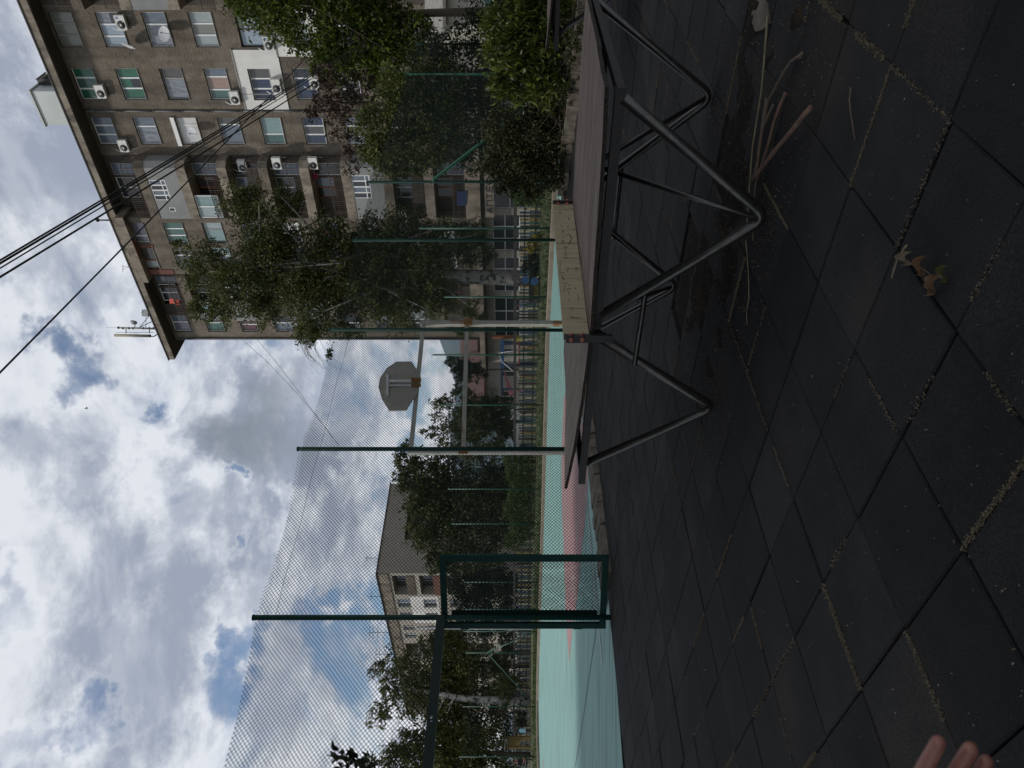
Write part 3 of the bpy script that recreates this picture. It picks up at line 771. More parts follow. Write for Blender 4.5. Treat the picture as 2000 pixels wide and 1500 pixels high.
tab2 = copy_tree(tab); tab2.location = tab.location + (W(4.94, -1.2)-W(0, 0))
tab2['label'] = 'second wooden table tennis table half out of frame behind the first, beside the laurel bush'

# ------------------------------------------------------------------ sticks, leaves on the paving
def stick(pts, r, m, label, z=.012, name='stick'):
    mb = MB(); P3 = []
    for i, (x, y) in enumerate(pts):
        zz_ = z + (.012 if 0 < i < len(pts)-1 else 0)+random.random()*.006; P3.append(PG(x, y, zz_))
    fine = []
    for p, q in zip(P3, P3[1:]):
        for k in range(3):
            fine.append(p.lerp(q, k/3)+Vector((random.gauss(0, .0012), random.gauss(0, .0012), 0)))
    fine.append(P3[-1])
    n = len(fine); mb.tube(fine, [r*(1-.35*i/n)*random.uniform(.9, 1.1) for i in range(n)], m, 7)
    return tag(mb.build(name, None, True), label, 'stick', 'sticks lying by the table leg')
stick([(1570, 102), (1560, 110), (1545, 120), (1529, 144), (1514, 172), (1499, 198), (1487, 270), (1478, 320), (1469, 354)], .0075, M['stick'], 'longest crooked grey stick of the bundle, its bent end nearest the right edge')
stick([(1586, 208), (1568, 228), (1529, 276), (1500, 312), (1481, 336), (1470, 348)], .0115, M['stick_red'], 'thick reddish brown stick lying across the end of the bundle', .03)
stick([(1535, 181), (1522, 210), (1511, 240), (1499, 288), (1485, 330), (1475, 360)], .0085, M['stick_red'], 'knobbly brown stick in the middle of the bundle', .02)
stick([(1511, 204), (1500, 226), (1490, 250), (1480, 320), (1472, 400)], .007, M['stick'], 'short cut grey stick inside the bundle under the table leg')
stick([(1497, 192), (1489, 240), (1480, 300), (1474, 380), (1470, 470)], .0055, M['stick'], 'dark thin stick running under the bent table foot')
stick([(1499, 30), (1494, 100), (1487, 180), (1470, 285), (1463, 375), (1459, 435)], .0055, M['stick_pale'], 'long straight pale stick reaching from the concrete patch to the table foot')
stick([(1457, 470), (1459, 500), (1462, 540), (1463, 580), (1458, 610), (1459, 634)], .0035, M['stick_pale'], 'thin pale twig with one green leaf past the table foot', .006)
stick([(1662, 172), (1659, 195), (1662, 225), (1670, 273)], .0034, M['stick'], 'single small twig lying alone on the black tiles', .006)
stick([(1772, 478), (1762, 492), (1754, 505), (1748, 520), (1742, 543)], .0038, M['stick_pale'], 'pale broken twig beside the curled dry leaves', .008)
stick([(1756, 500), (1766, 505), (1776, 512), (1790, 521), (1803, 527), (1822, 540), (1845, 538)], .0016, M['stick'], 'hair thin stalk linking the curled dry leaves', .008)
def leaf(cx, cy, ang, L, wd, m, label, z=.012, curl=.4):
    mb = MB(); c = PG(cx, cy, z); d = Vector((math.cos(ang), math.sin(ang), .08)); s = Vector((-math.sin(ang), math.cos(ang), 0)); n = 8
    row = []
    for i in range(n+1):
        t = i/n; ww = wd*math.sin(math.pi*min(1, t*.92+.04))**.8; p = c + d*(t-.5)*L + Vector((0, 0, .018*math.sin(t*5)*curl))
        row.append([p - s*ww + Vector((0, 0, .022*curl)), p, p + s*ww + Vector((0, 0, .03*curl*(1+.5*math.sin(7*t))))])
    for i in range(n):
        for j in range(2): mb.face([row[i][j], row[i+1][j], row[i+1][j+1], row[i][j+1]], m)
    return tag(mb.build('leaf', None, True), label, 'leaf', 'leaves fallen on the black tiles')
leaf(1804, 519, 2.6, .062, .016, M['dryleaf'], 'curled brown leaf between the pale twig and the largest dry leaf', curl=.8)
leaf(1829, 557, 2.2, .085, .020, M['dryleaf'], 'largest curled brown leaf, folded open in the joint-free tile', curl=.9)
leaf(1846, 535, 2.9, .05, .008, M['greenleaf'], 'small green blade lying at the end of the dry leaves', curl=.6)
leaf(1775, 505, 2.4, .05, .010, M['stick_pale'], 'shrivelled pale leaf on the broken twig', curl=.9)
leaf(1458, 604, 1.25, .075, .008, M['greenleaf'], 'narrow green leaf on the thin twig past the table foot', .02, curl=.5)
mb = MB()
cc = [PG(1472, 4), PG(1470, 40), PG(1478, 62), PG(1492, 58), PG(1506, 45), PG(1500, 10), PG(1492, -8)]
mb.prism([p+Vector((0, 0, -.02)) for p in cc], (0, 0, .028), M['kerb'])
o = mb.build('concrete_chunk'); fix_normals(o); tag(o, 'rough pale slab of broken concrete at the end of the long pale stick', 'concrete')
Z3 = Vector((0, 0, 1))
# ------------------------------------------------------------------ goal with basketball board
GL = PX(1000, 882, 14.0); GR = PX(1000, 632, 15.6); GL.z = GR.z = 0
gdir = (GR-GL).normalized(); gnr = Vector((-gdir.y, gdir.x, 0))
def PGoal(x, y, off=0.0):
    u = (750-y)/F; ray = Vector((u, 1, (1000-x)/F)); o = GL + gnr*off
    t = (o.x*gnr.x + o.y*gnr.y)/(ray.x*gnr.x + ray.y*gnr.y)
    return Vector((ray.x*t, ray.y*t, H+ray.z*t))
goal = thing('goal', 'rusty white steel goal frame carrying a grey basketball board', 'goal', GL)
gax = (gdir, gnr, Z3)
hL, hR, hm = 3.20, 3.15, 2.19
for p, h in ((GL, hL+.06), (GR, hR+.06)):
    mb = MB(); mb.box(p+Z3*h/2, (.048, .048, h/2), M['steel_white'], gax); mb.build('post', goal)
for z0, z1 in ((hL, hR), (2.19, 2.215)):
    mb = MB(); mb.bar(GL+gdir*.055+Z3*z0, GR-gdir*.055+Z3*z1, .035, .04, M['steel_white']); mb.build('crossbar', goal)
for p in (GL, GR):
    mb = MB(); mb.box(p+Z3*2.19-gnr*.06, (.075, .012, .09), M['rust_stain'], gax); mb.build('clamp', goal)
ol = [(774, 706), (804, 706), (818, 728), (823, 740), (814, 768), (793, 801), (760, 802), (746, 780), (739, 756), (742, 738), (756, 718)]
mb = MB(); mb.prism([PGoal(x, y, -.10) for x, y in ol], gnr*.035, M['board']); bd = fix_normals(mb.build('backboard', goal))
mb = MB()
mb.bar(PGoal(757, 732, -.118), PGoal(757, 772, -.118), .018, .022, M['bright_white'], Z3); mb.bar(PGoal(760, 744.5, -.118), PGoal(808, 744.5, -.118), .018, .026, M['bright_white'], gdir); mb.bar(PGoal(760, 753, -.118), PGoal(806, 753, -.118), .018, .012, M['bright_white'], gdir)
mb.build('bracket', bd)
mb = MB(); mb.bar(PGoal(803, 742, -.142), PGoal(822, 742, -.09), .05, .01, M['rust_stain'], gnr); mb.bar(PGoal(803, 752, -.142), PGoal(822, 752, -.09), .04, .01, M['rust_stain'], gnr); mb.build('rust_strap', bd)

# ------------------------------------------------------------------ far fence
def fedge(y):
    for (y0, x0), (y1, x1) in zip(far_edge, far_edge[1:]):
        if y <= y1: return x0+(x1-x0)*(y-y0)/(y1-y0)
    return 1052 + (y-1370)*.018
fposts = [(446, 818), (580, 868), (693, 845), (791, 855), (955, 874), (1023, 881), (1083, 887), (1137, 907), (1190, 904), (1233, 905), (1275, 909), (1380, 903), (1478, 897)]
ff = thing('court_far_fence', 'thin bright green posts and fine mesh along the far edge of the court', 'fence', PG(1064, 955))
fpp = []
for y, xt in fposts:
    b_ = PG(fedge(y)-4, y); d = b_.y; t_ = PX(xt, y, d); fpp.append((b_, t_.z))
    mb = MB(); mb.tube([b_-Z3*.05, Vector((b_.x, b_.y, t_.z))], .026 if y > 700 else .030, M['far_green'], 8); mb.build('post', ff, True)
def fbrace(x0, y0, x1, y1, d0, d1):
    mb = MB(); mb.tube([PX(x0, y0, d0-.08), PX(x1, y1, d1-.08)], .026, M['far_green'], 7); mb.build('brace', ff, True)
d10 = fpp[10][0].y; d9 = fpp[9][0].y; d11 = fpp[11][0].y
fbrace(951, 1274.5, 1045, 1234, d10, d9); fbrace(951, 1274.5, 1040, 1372, d10, d11)
mb = MB()
for (p, zp), (q, zq) in zip(fpp, fpp[1:]):
    L = (q-p).length; dd = (q-p)/L; nn = Vector((-dd.y, dd.x, 0))
    chainlink(mb, lambda s, z, o: p+dd*s+nn*o+Z3*z, .03, L-.03, .1, lambda s: min(zp, zq)-.08, .085, .085, .0016, M['mesh_green'], step=2.5)
mb.build('wire_mesh', ff)

# grey pole beside the gate leaf
mb = MB(); p = PG(1047, 1227.5); mb.tube([p, p+Z3*.3, PX(858, 1226, p.y)+Vector((0, 0, 1.2))], [.085, .075, .065], M['wire'], 10); 
tag(mb.build('pole', None, True), 'pale grey slim pole just left of the open gate leaf', 'pole')

# ------------------------------------------------------------------ colourful picket fence, hedges
pk_pts = [PX(1053, 380, 30.5), PX(1053, 620, 33.5), PX(1048, 900, 37), PX(1041, 1100, 42.5), PX(1034, 1300, 50), PX(1031, 1500, 52)]
for p in pk_pts: p.z = 0.05
pf = thing('picket_fence', 'low playground picket fence of yellow blue and teal slats', 'fence', pk_pts[2])
mb = MB(); cols = ['pl_cream', 'pl_teal', 'pl_blue2', 'pl_teal', 'pl_cream', 'pl_blue2', 'pl_dark', 'pl_yellow2', 'pl_teal', 'pl_dark']; rails = MB(); kc = 0
for i in range(len(pk_pts)-1):
    a, b = pk_pts[i], pk_pts[i+1]; L = (b-a).length; d = (b-a)/L; n = Vector((-d.y, d.x, 0)); k = 0.
    while k < L-.05:
        h = .86+.03*math.sin(kc*1.3)
        mb.box(a+d*k+Z3*h/2, (.045, .012, h/2), M[cols[kc % 10]], (d, n, Z3)); kc += 1; k += .155
    for z in (.2, .66): rails.bar(a+n*.03+Z3*z, b+n*.03+Z3*z, .015, .03, M['pl_dark'])
    rails.bar(a+n*.06+Z3*1.06, b+n*.06+Z3*1.06, .02, .07, M['roof_dark'])
    kk = 0
    while kk < L: rails.bar(a+d*kk+n*.07, a+d*kk+n*.07+Z3*1.1, .03, .03, M['pl_dark'], d); kk += 2.4
mb.build('slats', pf); rails.build('frame', pf)

# ------------------------------------------------------------------ apartment building
A0 = 46.5
apt = thing('apartment_building', 'nine storey weathered brown apartment block with mismatched windows and rusty balconies', 'building', W(A0, 25, 0))
SILL = [27.34-2.75*k for k in range(10)]
WH = 1.36
def fmap(a):
    return lambda s, z, o=0.: W(a+o, s, z)
def wall(mb, f, s0, s1, z0, z1, holes, depth, m, mrev=None):
    ss = sorted({s0, s1, *[h[0] for h in holes], *[h[1] for h in holes]}); zs = sorted({z0, z1, *[h[2] for h in holes], *[h[3] for h in holes]})
    for i in range(len(ss)-1):
        for j in range(len(zs)-1):
            cs, cz = (ss[i]+ss[i+1])/2, (zs[j]+zs[j+1])/2
            if any(h[0] < cs < h[1] and h[2] < cz < h[3] for h in holes): continue
            mb.face([f(ss[i], zs[j]), f(ss[i], zs[j+1]), f(ss[i+1], zs[j+1]), f(ss[i+1], zs[j])], m)
    for a, b, c, d in holes:
        r = mrev or m
        mb.face([f(a, c), f(a, d), f(a, d, depth), f(a, c, depth)], r); mb.face([f(b, c), f(b, c, depth), f(b, d, depth), f(b, d)], r)
        mb.face([f(a, d), f(b, d), f(b, d, depth), f(a, d, depth)], r); mb.face([f(a, c), f(a, c, depth), f(b, c, depth), f(b, c)], r)
def window(parent, f, s0, s1, z0, z1, panes, frame='frame_white', fr=None, rec=.17, sill=True, fw=.055, transom=None, name='window', label=None):
    """panes listed from right (small s) to left; fr gives split fractions"""
    n = len(panes); fr = fr or [i/n for i in range(1, n)]
    e = [s0] + [s0+(s1-s0)*q for q in fr] + [s1]
    mb = MB(); fm = M[frame]
    def bx(a, b, c, d, o0=rec-.03, o1=rec+.05):
        mb.hexa([f(a, c, o0), f(b, c, o0), f(b, c, o1), f(a, c, o1), f(a, d, o0), f(b, d, o0), f(b, d, o1), f(a, d, o1)], fm)
    bx(s0, s1, z0, z0+fw); bx(s0, s1, z1-fw, z1); bx(s0, s0+fw, z0+fw, z1-fw); bx(s1-fw, s1, z0+fw, z1-fw)
    for q in e[1:-1]: bx(q-fw*.8, q+fw*.8, z0+fw, z1-fw, rec-.027, rec+.047)
    if transom: 
        for i in range(n): bx(e[i]+fw, e[i+1]-fw, transom-.03, transom+.03, rec-.024, rec+.044)
    w_ = mb.build(name, parent); fix_normals(w_)
    if label: w_['label'] = label
    mb = MB()
    for i, p in enumerate(panes):
        q0 = e[i]+.01; q1 = e[i+1]-.01; o = rec+.012+.004*(i % 2)
        if isinstance(p, tuple):          # blind half drawn: (upper, lower, split)
            zm = z0+(z1-z0)*p[2]
            mb.face([f(q0, z0, o), f(q0, zm, o), f(q1, zm, o), f(q1, z0, o)], PANES[p[1]]); mb.face([f(q0, zm, o), f(q0, z1, o), f(q1, z1, o), f(q1, zm, o)], PANES[p[0]])
        else:
            mb.face([f(q0, z0, o), f(q0, z1, o), f(q1, z1, o), f(q1, z0, o)], PANES[p])
    mb.build('pane', w_)
    if sill:
        mb = MB(); mb.hexa([f(s0+.01, z0-.05, -.06), f(s1-.01, z0-.05, -.06), f(s1-.01, z0-.05, rec-.035), f(s0+.01, z0-.05, rec-.035), f(s0+.01, z0-.02, -.06), f(s1-.01, z0-.02, -.06), f(s1-.01, z0-.002, rec-.035), f(s0+.01, z0-.002, rec-.035)], M['sill'])
        fix_normals(mb.build('sill', w_))
    return w_
fM = fmap(A0); fD = fmap(45.5)
cA, cB, cC = (12.85, 14.82), (16.08, 18.03), (19.18, 21.0)
cD, cE, cF = (26.3, 27.96), (28.36, 30.2), (35.25, 36.88)
ZT = 28.92
def holes(cols): return [(c0, c1, s, s+WH) for c0, c1 in cols for s in SILL[:9]]
mb = MB()
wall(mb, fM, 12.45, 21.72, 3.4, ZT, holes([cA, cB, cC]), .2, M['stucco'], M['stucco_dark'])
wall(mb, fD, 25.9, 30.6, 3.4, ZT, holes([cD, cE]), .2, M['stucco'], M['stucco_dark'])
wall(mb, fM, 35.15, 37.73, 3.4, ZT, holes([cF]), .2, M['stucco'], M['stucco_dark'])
for b in (25.9, 30.6): mb.face([W(45.5, b, 3.4), W(45.5, b, ZT), W(46.5, b, ZT), W(46.5, b, 3.4)], M['stucco'])
mb.face([W(A0, 37.73, 0), W(A0, 37.73, ZT), W(58.5, 37.73, ZT), W(58.5, 37.73, 0)], M['stucco'])
mb.face([W(58.5, -12, 0), W(58.5, 37.73, 0), W(58.5, 37.73, ZT), W(58.5, -12, ZT)], M['stucco'])
mb.build('wall', apt)
# back walls of the balcony bays, right wing beyond the frame
mb = MB(); bayh = []
for k in range(9):
    fl = SILL[k]-.9
    bayh += [(22.3, 23.2, fl+.05, fl+2.15), (23.35, 24.9, fl+.85, fl+2.15)]
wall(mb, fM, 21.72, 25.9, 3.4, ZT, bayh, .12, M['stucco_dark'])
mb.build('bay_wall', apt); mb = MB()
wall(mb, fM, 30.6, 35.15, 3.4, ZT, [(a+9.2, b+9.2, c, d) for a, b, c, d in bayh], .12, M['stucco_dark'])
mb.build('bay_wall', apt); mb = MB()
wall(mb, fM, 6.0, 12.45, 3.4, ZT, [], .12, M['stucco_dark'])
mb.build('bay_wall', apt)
# eaves slab
mb = MB()
for b0, b1 in ((-6, 4), (4, 9.5), (9.5, 15.2), (15.2, 20.3), (20.3, 25.4), (25.4, 31.7), (31.7, 38.86)):
    mb.abox(45.33, 59, b0+.006, b1-.006, 28.93+random.gauss(0, .01), 29.38+random.gauss(0, .012), M['concrete'])
mb.abox(45.27, 59.1, -6, 38.93, 29.40, 29.47, M['roof_dark'])
mb.build('eaves', apt)
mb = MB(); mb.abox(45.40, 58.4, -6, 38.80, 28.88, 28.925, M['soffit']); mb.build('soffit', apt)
mb = MB(); mb.abox(44.95, 46.45, 25.6, 31.0, 28.28, 28.87, M['concrete']); mb.abox(45.46, 45.497, 28.05, 28.33, 27.2, 28.28, M['brick']); mb.abox(45.45, 45.496, 30.2, 30.6, 26.4, 28.28, M['brick']); mb.abox(44.93, 45.3, 27.4, 29.0, 28.24, 28.277, M['brick']); mb.build('bay_cornice', apt)
mb = MB(); f48 = 48.0
mb.abox(48.0, 50.9, 18.05, 20.3, 29.45, 32.72, M['cabin']); mb.abox(47.9, 51.0, 17.95, 20.4, 32.725, 32.85, M['cabin']); cb = mb.build('roof_cabin', apt)
mb = MB()
for k in range(6): mb.abox(48.9+.2*k, 48.94+.2*k, 17.6, 17.98, 31.6, 32.6, M['rail'])
mb.abox(48.8, 50.1, 17.55, 17.6, 32.5, 32.6, M['rail']); mb.abox(48.8, 50.1, 17.55, 17.6, 31.55, 31.6, M['rail']); mb.build('grating', cb)
mb = MB(); 
for x0, y0, h in ((189, 433, .0),):
    p = PX(218, 430, 53); mb.tube([p, p+Z3*.95], .06, M['rail'], 8); mb.tube([p+Z3*.95, p+Z3*1.1], .13, M['rail'], 8)
mb.build('chimney_pipe', apt, True)
mb = MB()
for z in np.arange(3.4, 28.7, 1.9): mb.tube([W(A0-.07, 18.72, z), W(A0-.07, 18.72, min(z+1.87, 28.8))], .06, M['pipe'], 8); mb.tube([W(A0-.07, 18.72, z), W(A0-.07, 18.72, z+.08)], .075, M['pipe'], 8)
for b in (37.55,): mb.tube([W(A0-.1, b, 3), W(A0-.1, b, 28.6)], .07, M['pipe'], 8)
mb.build('drain_pipe', apt, True)
# render patches
mb = MB()
mb.abox(A0-.055, A0-.004, 14.95, 18.66, SILL[4]-.72, SILL[4]+2.05, M['white_render']) if False else None
wall(mb, fmap(A0-.055), 14.95, 18.62, SILL[4]-.74, SILL[4]+2.02, [(cB[0], cB[1], SILL[4], SILL[4]+WH)], .05, M['white_render'])
wall(mb, fmap(A0-.055), 12.6, 15.35, SILL[5]-.74, SILL[5]+2.0, [(cA[0], cA[1], SILL[5], SILL[5]+WH)], .05, M['white_render'])
mb.abox(A0-.10, A0-.01, 14.9, 18.66, SILL[4]+2.02, SILL[4]+2.09, M['sill']); mb.abox(A0-.10, A0-.01, 12.55, 15.4, SILL[5]+2.0, SILL[5]+2.07, M['sill'])
mb.abox(A0-.06, A0-.0555, 17.62, 17.66, SILL[4]-.74, SILL[4]+2.02, M['sill'])
mb.build('render_patch', apt)
WIN = {
 (0, 0): (['blind', 'blind', 'blind'], 'frame_grey', None), (0, 1): ([('lace', 'shade', .45), 'sky', 'sky'], 'frame_white', [.36, .70]), (0, 2): (['bluegrey', 'lace'], 'frame_white', [.36]), (0, 3): (['light', 'blind', 'light'], 'frame_white', [.34, .67]),
 (0, 4): (['sky', 'sky'], 'frame_dark', [.5]), (0, 5): (['bluegrey', 'light', 'bluegrey'], 'frame_white', None), (0, 6): (['dark', 'shade'], 'frame_white', [.4]), (0, 7): (['dark', 'light'], 'frame_white', [.5]), (0, 8): (['dark', 'dark'], 'frame_white', [.5]),
 (1, 0): (['green', 'teal', 'green'], 'frame_white', [.31, .66]), (1, 1): (['green', ('green', 'dark', .5), 'green'], 'frame_white', [.32, .65]), (1, 2): (['grey', 'lace'], 'frame_grey', [.33]), (1, 3): (['bluegrey', 'pink', 'teal'], 'frame_white', [.28, .69]),
 (1, 4): (['grey', 'navy', 'navy'], 'frame_white', [.34, .66]), (1, 5): (['dark', 'navy'], 'frame_white', [.33]), (1, 6): (['dark', 'shade', 'dark'], 'frame_white', None), (1, 7): (['shade', 'dark'], 'frame_white', [.4]), (1, 8): (['dark', 'dark'], 'frame_white', [.4]),
 (2, 0): (['bluegrey', 'bluegrey', 'bluegrey'], 'frame_white', [.31, .65]), (2, 1): (['bluegrey', 'lace'], 'frame_white', [.35]), (2, 2): (['shutter', 'shutter'], 'frame_white', [.3]), (2, 3): (['grey', 'bluegrey'], 'frame_white', [.28]),
 (2, 4): (['aqua', 'teal'], 'frame_white', [.64]), (2, 5): (['navy', 'grey', 'navy'], 'frame_white', [.33, .65]), (2, 6): (['bluegrey', 'grey', 'sky'], 'frame_white', None), (2, 7): (['dark', 'shade'], 'frame_white', [.4]), (2, 8): (['dark', 'navy'], 'frame_white', [.4]),
 (3, 0): (['lilac', 'lilac'], 'frame_white', [.68]), (3, 1): (['teal', 'teal', 'teal'], 'frame_white', [.33, .66]), (3, 2): (['light', 'aqua'], 'frame_grey', [.38]), (3, 3): (['sky', 'light'], 'frame_white', [.4]), (3, 4): (['shutter', 'shade'], 'frame_white', [.55]),
 (3, 5): (['navy', 'dark'], 'frame_orange', [.5]), (3, 6): (['light', 'navy', 'light'], 'frame_white', None), (3, 7): (['dark', 'shade'], 'frame_orange', [.5]), (3, 8): (['dark', 'light'], 'frame_white', [.5]),
 (4, 0): (['grey', 'light'], 'frame_orange', [.62]), (4, 1): (['grey', 'shade'], 'frame_white', [.38]), (4, 2): (['aqua', 'bluegrey'], 'frame_white', [.4]), (4, 3): (['bluegrey', 'sky', 'light'], 'frame_white', None), (4, 4): (['navy', 'navy', 'dark'], 'frame_white', None),
 (4, 5): (['dark', 'grey'], 'frame_white', [.5]), (4, 6): (['navy', 'dark'], 'frame_white', [.5]), (4, 7): (['dark', 'dark'], 'frame_white', [.5]), (4, 8): (['dark', 'shade'], 'frame_white', [.5]),
 (5, 0): (['bluegrey', 'lilac'], 'frame_white', [.45]), (5, 1): (['grey', 'teal'], 'frame_white', [.5]), (5, 2): (['maroon', 'maroon'], 'frame_white', [.6]), (5, 3): (['dark', 'bluegrey'], 'frame_white', [.5]), (5, 4): (['shade', 'navy'], 'frame_white', [.5]),
 (5, 5): (['dark', 'grey'], 'frame_white', [.5]), (5, 6): (['light', 'dark'], 'frame_white', [.5]), (5, 7): (['dark', 'dark'], 'frame_white', [.5]), (5, 8): (['grey', 'dark'], 'frame_white', [.5])}
for (c, k), (pn, fr_, sp) in WIN.items():
    s0, s1 = (cA, cB, cC, cD, cE, cF)[c]; f = fD if c in (3, 4) else fM
    window(apt, f, s0, s1, SILL[k], SILL[k]+WH, pn, fr_, sp)
mb = MB(); s0, s1 = cC; mb.abox(A0-.12, A0-.01, s0-.05, s1+.05, SILL[2]+1.36, SILL[2]+1.62, M['frame_white']); mb.build('shutter_box', apt)
# balconies
def balcony(b0, b1, k, style, front=45.3):
    fl = SILL[k]-.9
    mb = MB(); c = .38
    poly = [W(A0, b0, fl-.64), W(front+.35, b0, fl-.64), W(front, b0+c, fl-.64), W(front, b1-.02, fl-.64), W(A0, b1-.02, fl-.64)]
    mb.prism(poly, (0, 0, .64), M['concrete'] if k % 3 else M['stucco'])
    bal = fix_normals(mb.build('balcony', apt))
    if style == 'closed':
        mb = MB()
        hs = [(b0+1.25, b0+2.75, fl+.95, fl+2.05), (b0+3.3, b0+3.62, fl+.9, fl+1.35)] if k == 1 else [(b0+.9, b0+2.6, fl+.9, fl+2.1)]
        wall(mb, fmap(front+.03), b0+c, b1-.02, fl+.005, fl+2.1, hs, .06, M['panel_grey'])
        mb.face([W(A0, b0+.02, fl), W(A0, b0+.02, fl+2.1), W(front+.36, b0+.02, fl+2.1), W(front+.36, b0+.02, fl)], M['panel_grey']); mb.face([W(front+.36, b0+.02, fl), W(front+.36, b0+.02, fl+2.1), W(front+.03, b0+c, fl+2.1), W(front+.03, b0+c, fl)], M['panel_grey'])
        mb.build('enclosure', bal)
        for i, h in enumerate(hs): window(apt, fmap(front+.03), h[0], h[1], h[2], h[3], ['bluegrey', 'dark', 'bluegrey', 'dark'] if i == 0 else ['dark'], 'frame_white', None, rec=.05, sill=False, transom=h[2]+.3 if i == 0 else None)
    else:
        mb = MB(); R_ = M['rail_rust']
        top = fl+.86
        path = [W(A0-.05, b0+.05, 0), W(front+.37, b0+.05, 0), W(front+.05, b0+c+.02, 0), W(front+.05, b1-.06, 0)]
        for z, r in ((fl+.12, .014), (fl+.5, .012), (top, .028)): mb.tube([p+Z3*z for p in path], r, R_, 6)
        for p, q in zip(path, path[1:]):
            L = (q-p).length; n = max(2, int(L/.16))
            for i in range(n+1): x = p.lerp(q, i/n); mb.bar(x+Z3*fl, x+Z3*top, .010 if i % 5 else .022, .010 if i % 5 else .022, R_, (q-p).normalized())
        mb.build('railing', bal)
        if style == 'half':
            window(apt, fmap(front+.10), b1-1.75, b1-.06, fl+.5, fl+2.08, ['aqua', 'light'], 'frame_white', None, rec=.05, sill=False)
        if style == 'boards':
            mb = MB(); mb.abox(front+.07, front+.09, b0+c+.1, b1-1.2, fl+.05, fl+.8, M['stucco_dark']); mb.build('screen', bal)
    off = b0-21.72
    window(apt, fM, 22.3+off, 23.2+off, fl+.05, fl+2.15, ['shade' if k % 2 else 'bluegrey'], 'frame_white' if k % 3 else 'frame_grey', None, rec=.08, sill=False, name='balcony_door')
    window(apt, fM, 23.35+off, 24.9+off, fl+.85, fl+2.15, ['bluegrey' if k % 2 else 'shade', 'dark'], 'frame_white' if (k+1) % 3 else 'frame_orange', [.5], rec=.08, sill=False)
for k, st in enumerate(('open', 'closed', 'half', 'boards', 'open', 'open', 'closed', 'boards', 'open')): balcony(21.72, 25.9, k, st)
for k, st in enumerate(('open', 'half', 'closed', 'open', 'half', 'boards', 'open', 'half', 'open')): balcony(30.62, 35.13, k, st, 45.6)
for k in range(4): balcony(8.0, 12.42, k, ('open', 'boards', 'closed', 'open')[k])
# shop front on the ground floor with canopy
mb = MB()
shop = [(18.0, 20.4, .5, 2.6), (20.9, 23.4, .3, 2.6), (23.8, 25.0, .05, 2.5), (25.5, 28.4, .7, 2.6), (29.0, 32.0, .7, 2.6), (32.6, 36.4, .6, 2.6)]
wall(mb, fmap(45.2), 6, 39, 0, 3.35, shop, .15, M['plaster']); mb.build('shop_wall', apt)
for i, h in enumerate(shop): window(apt, fmap(45.2), h[0], h[1], h[2], h[3], ['dark', 'shade', 'dark'] if i != 2 else ['shade'], 'frame_white', None, rec=.1, sill=False, transom=h[2]+(h[3]-h[2])*.55, name='shop_window')
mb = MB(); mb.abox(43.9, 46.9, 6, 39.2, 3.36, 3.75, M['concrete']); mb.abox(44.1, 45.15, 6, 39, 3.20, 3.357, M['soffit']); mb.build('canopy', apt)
# shop sign lettering
sg = MB(); sg.abox(43.80, 43.885, 21.4, 24.9, 2.45, 3.05, M['concrete']); sgn = sg.build('sign_board', apt)
mb = MB(); bs = 24.55; lw_ = .36; zb, zt_ = 2.55, 2.95
def st(p, q): mb.bar(W(43.785, p[0], p[1]), W(43.785, q[0], q[1]), .012, .03, M['cloth_blue'], W(-1, 0)-W(0, 0))
G = {'А': [((0, 0), (.5, 1)), ((.5, 1), (1, 0)), ((.22, .4), (.78, .4))], 'П': [((0, 0), (0, 1)), ((0, 1), (1, 1)), ((1, 1), (1, 0))], 'Т': [((0, 1), (1, 1)), ((.5, 0), (.5, 1))],
     'Е': [((0, 0), (0, 1)), ((0, 1), (1, 1)), ((0, .5), (.8, .5)), ((0, 0), (1, 0))], 'К': [((0, 0), (0, 1)), ((0, .45), (1, 1)), ((.3, .6), (1, 0))]}
for i, ch in enumerate('АПТЕКА'):
    x0 = bs - i*.53
    for p, q in G[ch]: st((x0-p[0]*lw_, zb+p[1]*(zt_-zb)), (x0-q[0]*lw_, zb+q[1]*(zt_-zb)))
mb.build('lettering', sgn)

# air conditioners, dishes and other things hung on the building
FR = (W(0, -1)-W(0, 0), W(-1, 0)-W(0, 0), Z3)       # along the wall to the right, out of the wall, up
def aircon(x, y, a, label, logo=False, hw_=.40, fan_off=-.12):
    p = PA(x, y, a-.2); t = thing('air_conditioner', label, 'air conditioner', p, 'air conditioners on the apartment block')
    X, O, Zv = FR
    mb = MB(); mb.box(p, (hw_, .14, .28), M['ac_white'], FR); mb.box(p+Zv*.285, (hw_+.01, .15, .012), M['ac_white'], FR); mb.build('casing', t)
    mb = MB(); c = p+X*fan_off+O*.141; mb.disc(c, O, .235, M['ac_dark'], 20, .012); mb.disc(c+O*.012, O, .06, M['ac_white'], 12, .008); mb.build('fan_grille', t, True)
    mb = MB()
    for s in (-.3, .3): mb.bar(p+X*s-Zv*.31-O*.2, p+X*s-Zv*.31+O*.16, .018, .018, M['frame_grey']); mb.bar(p+X*s-Zv*.31-O*.19, p+X*s-Zv*.62-O*.19, .018, .018, M['frame_grey'], O)
    mb.build('bracket', t)
    if logo:
        mb = MB(); c = p+X*.28+O*.142+Zv*.12
        mb.box(c-X*.05, (.022, .003, .09), M['ac_logo'], FR); mb.box(c+X*.03, (.03, .003, .075), M['ac_logo'], FR); mb.build('badge', t)
    mb = MB(); q = p - X*(hw_+.04); mb.tube([q-O*.08-Zv*.15, q-X*.07-O*.1, q-X*.05-O*.12+Zv*.5, q+X*.1-O*.16+Zv*.75], .022, M['frame_white'], 6); mb.build('hose', t, True)
aircon(197, 178, A0, 'white air conditioner at the top floor window with green blinds')
aircon(237, 43, A0, 'white air conditioner with blue badge beside the pale blue curtained window', True)
aircon(242, 284, A0, 'white air conditioner left of the top floor window next to the drain pipe')
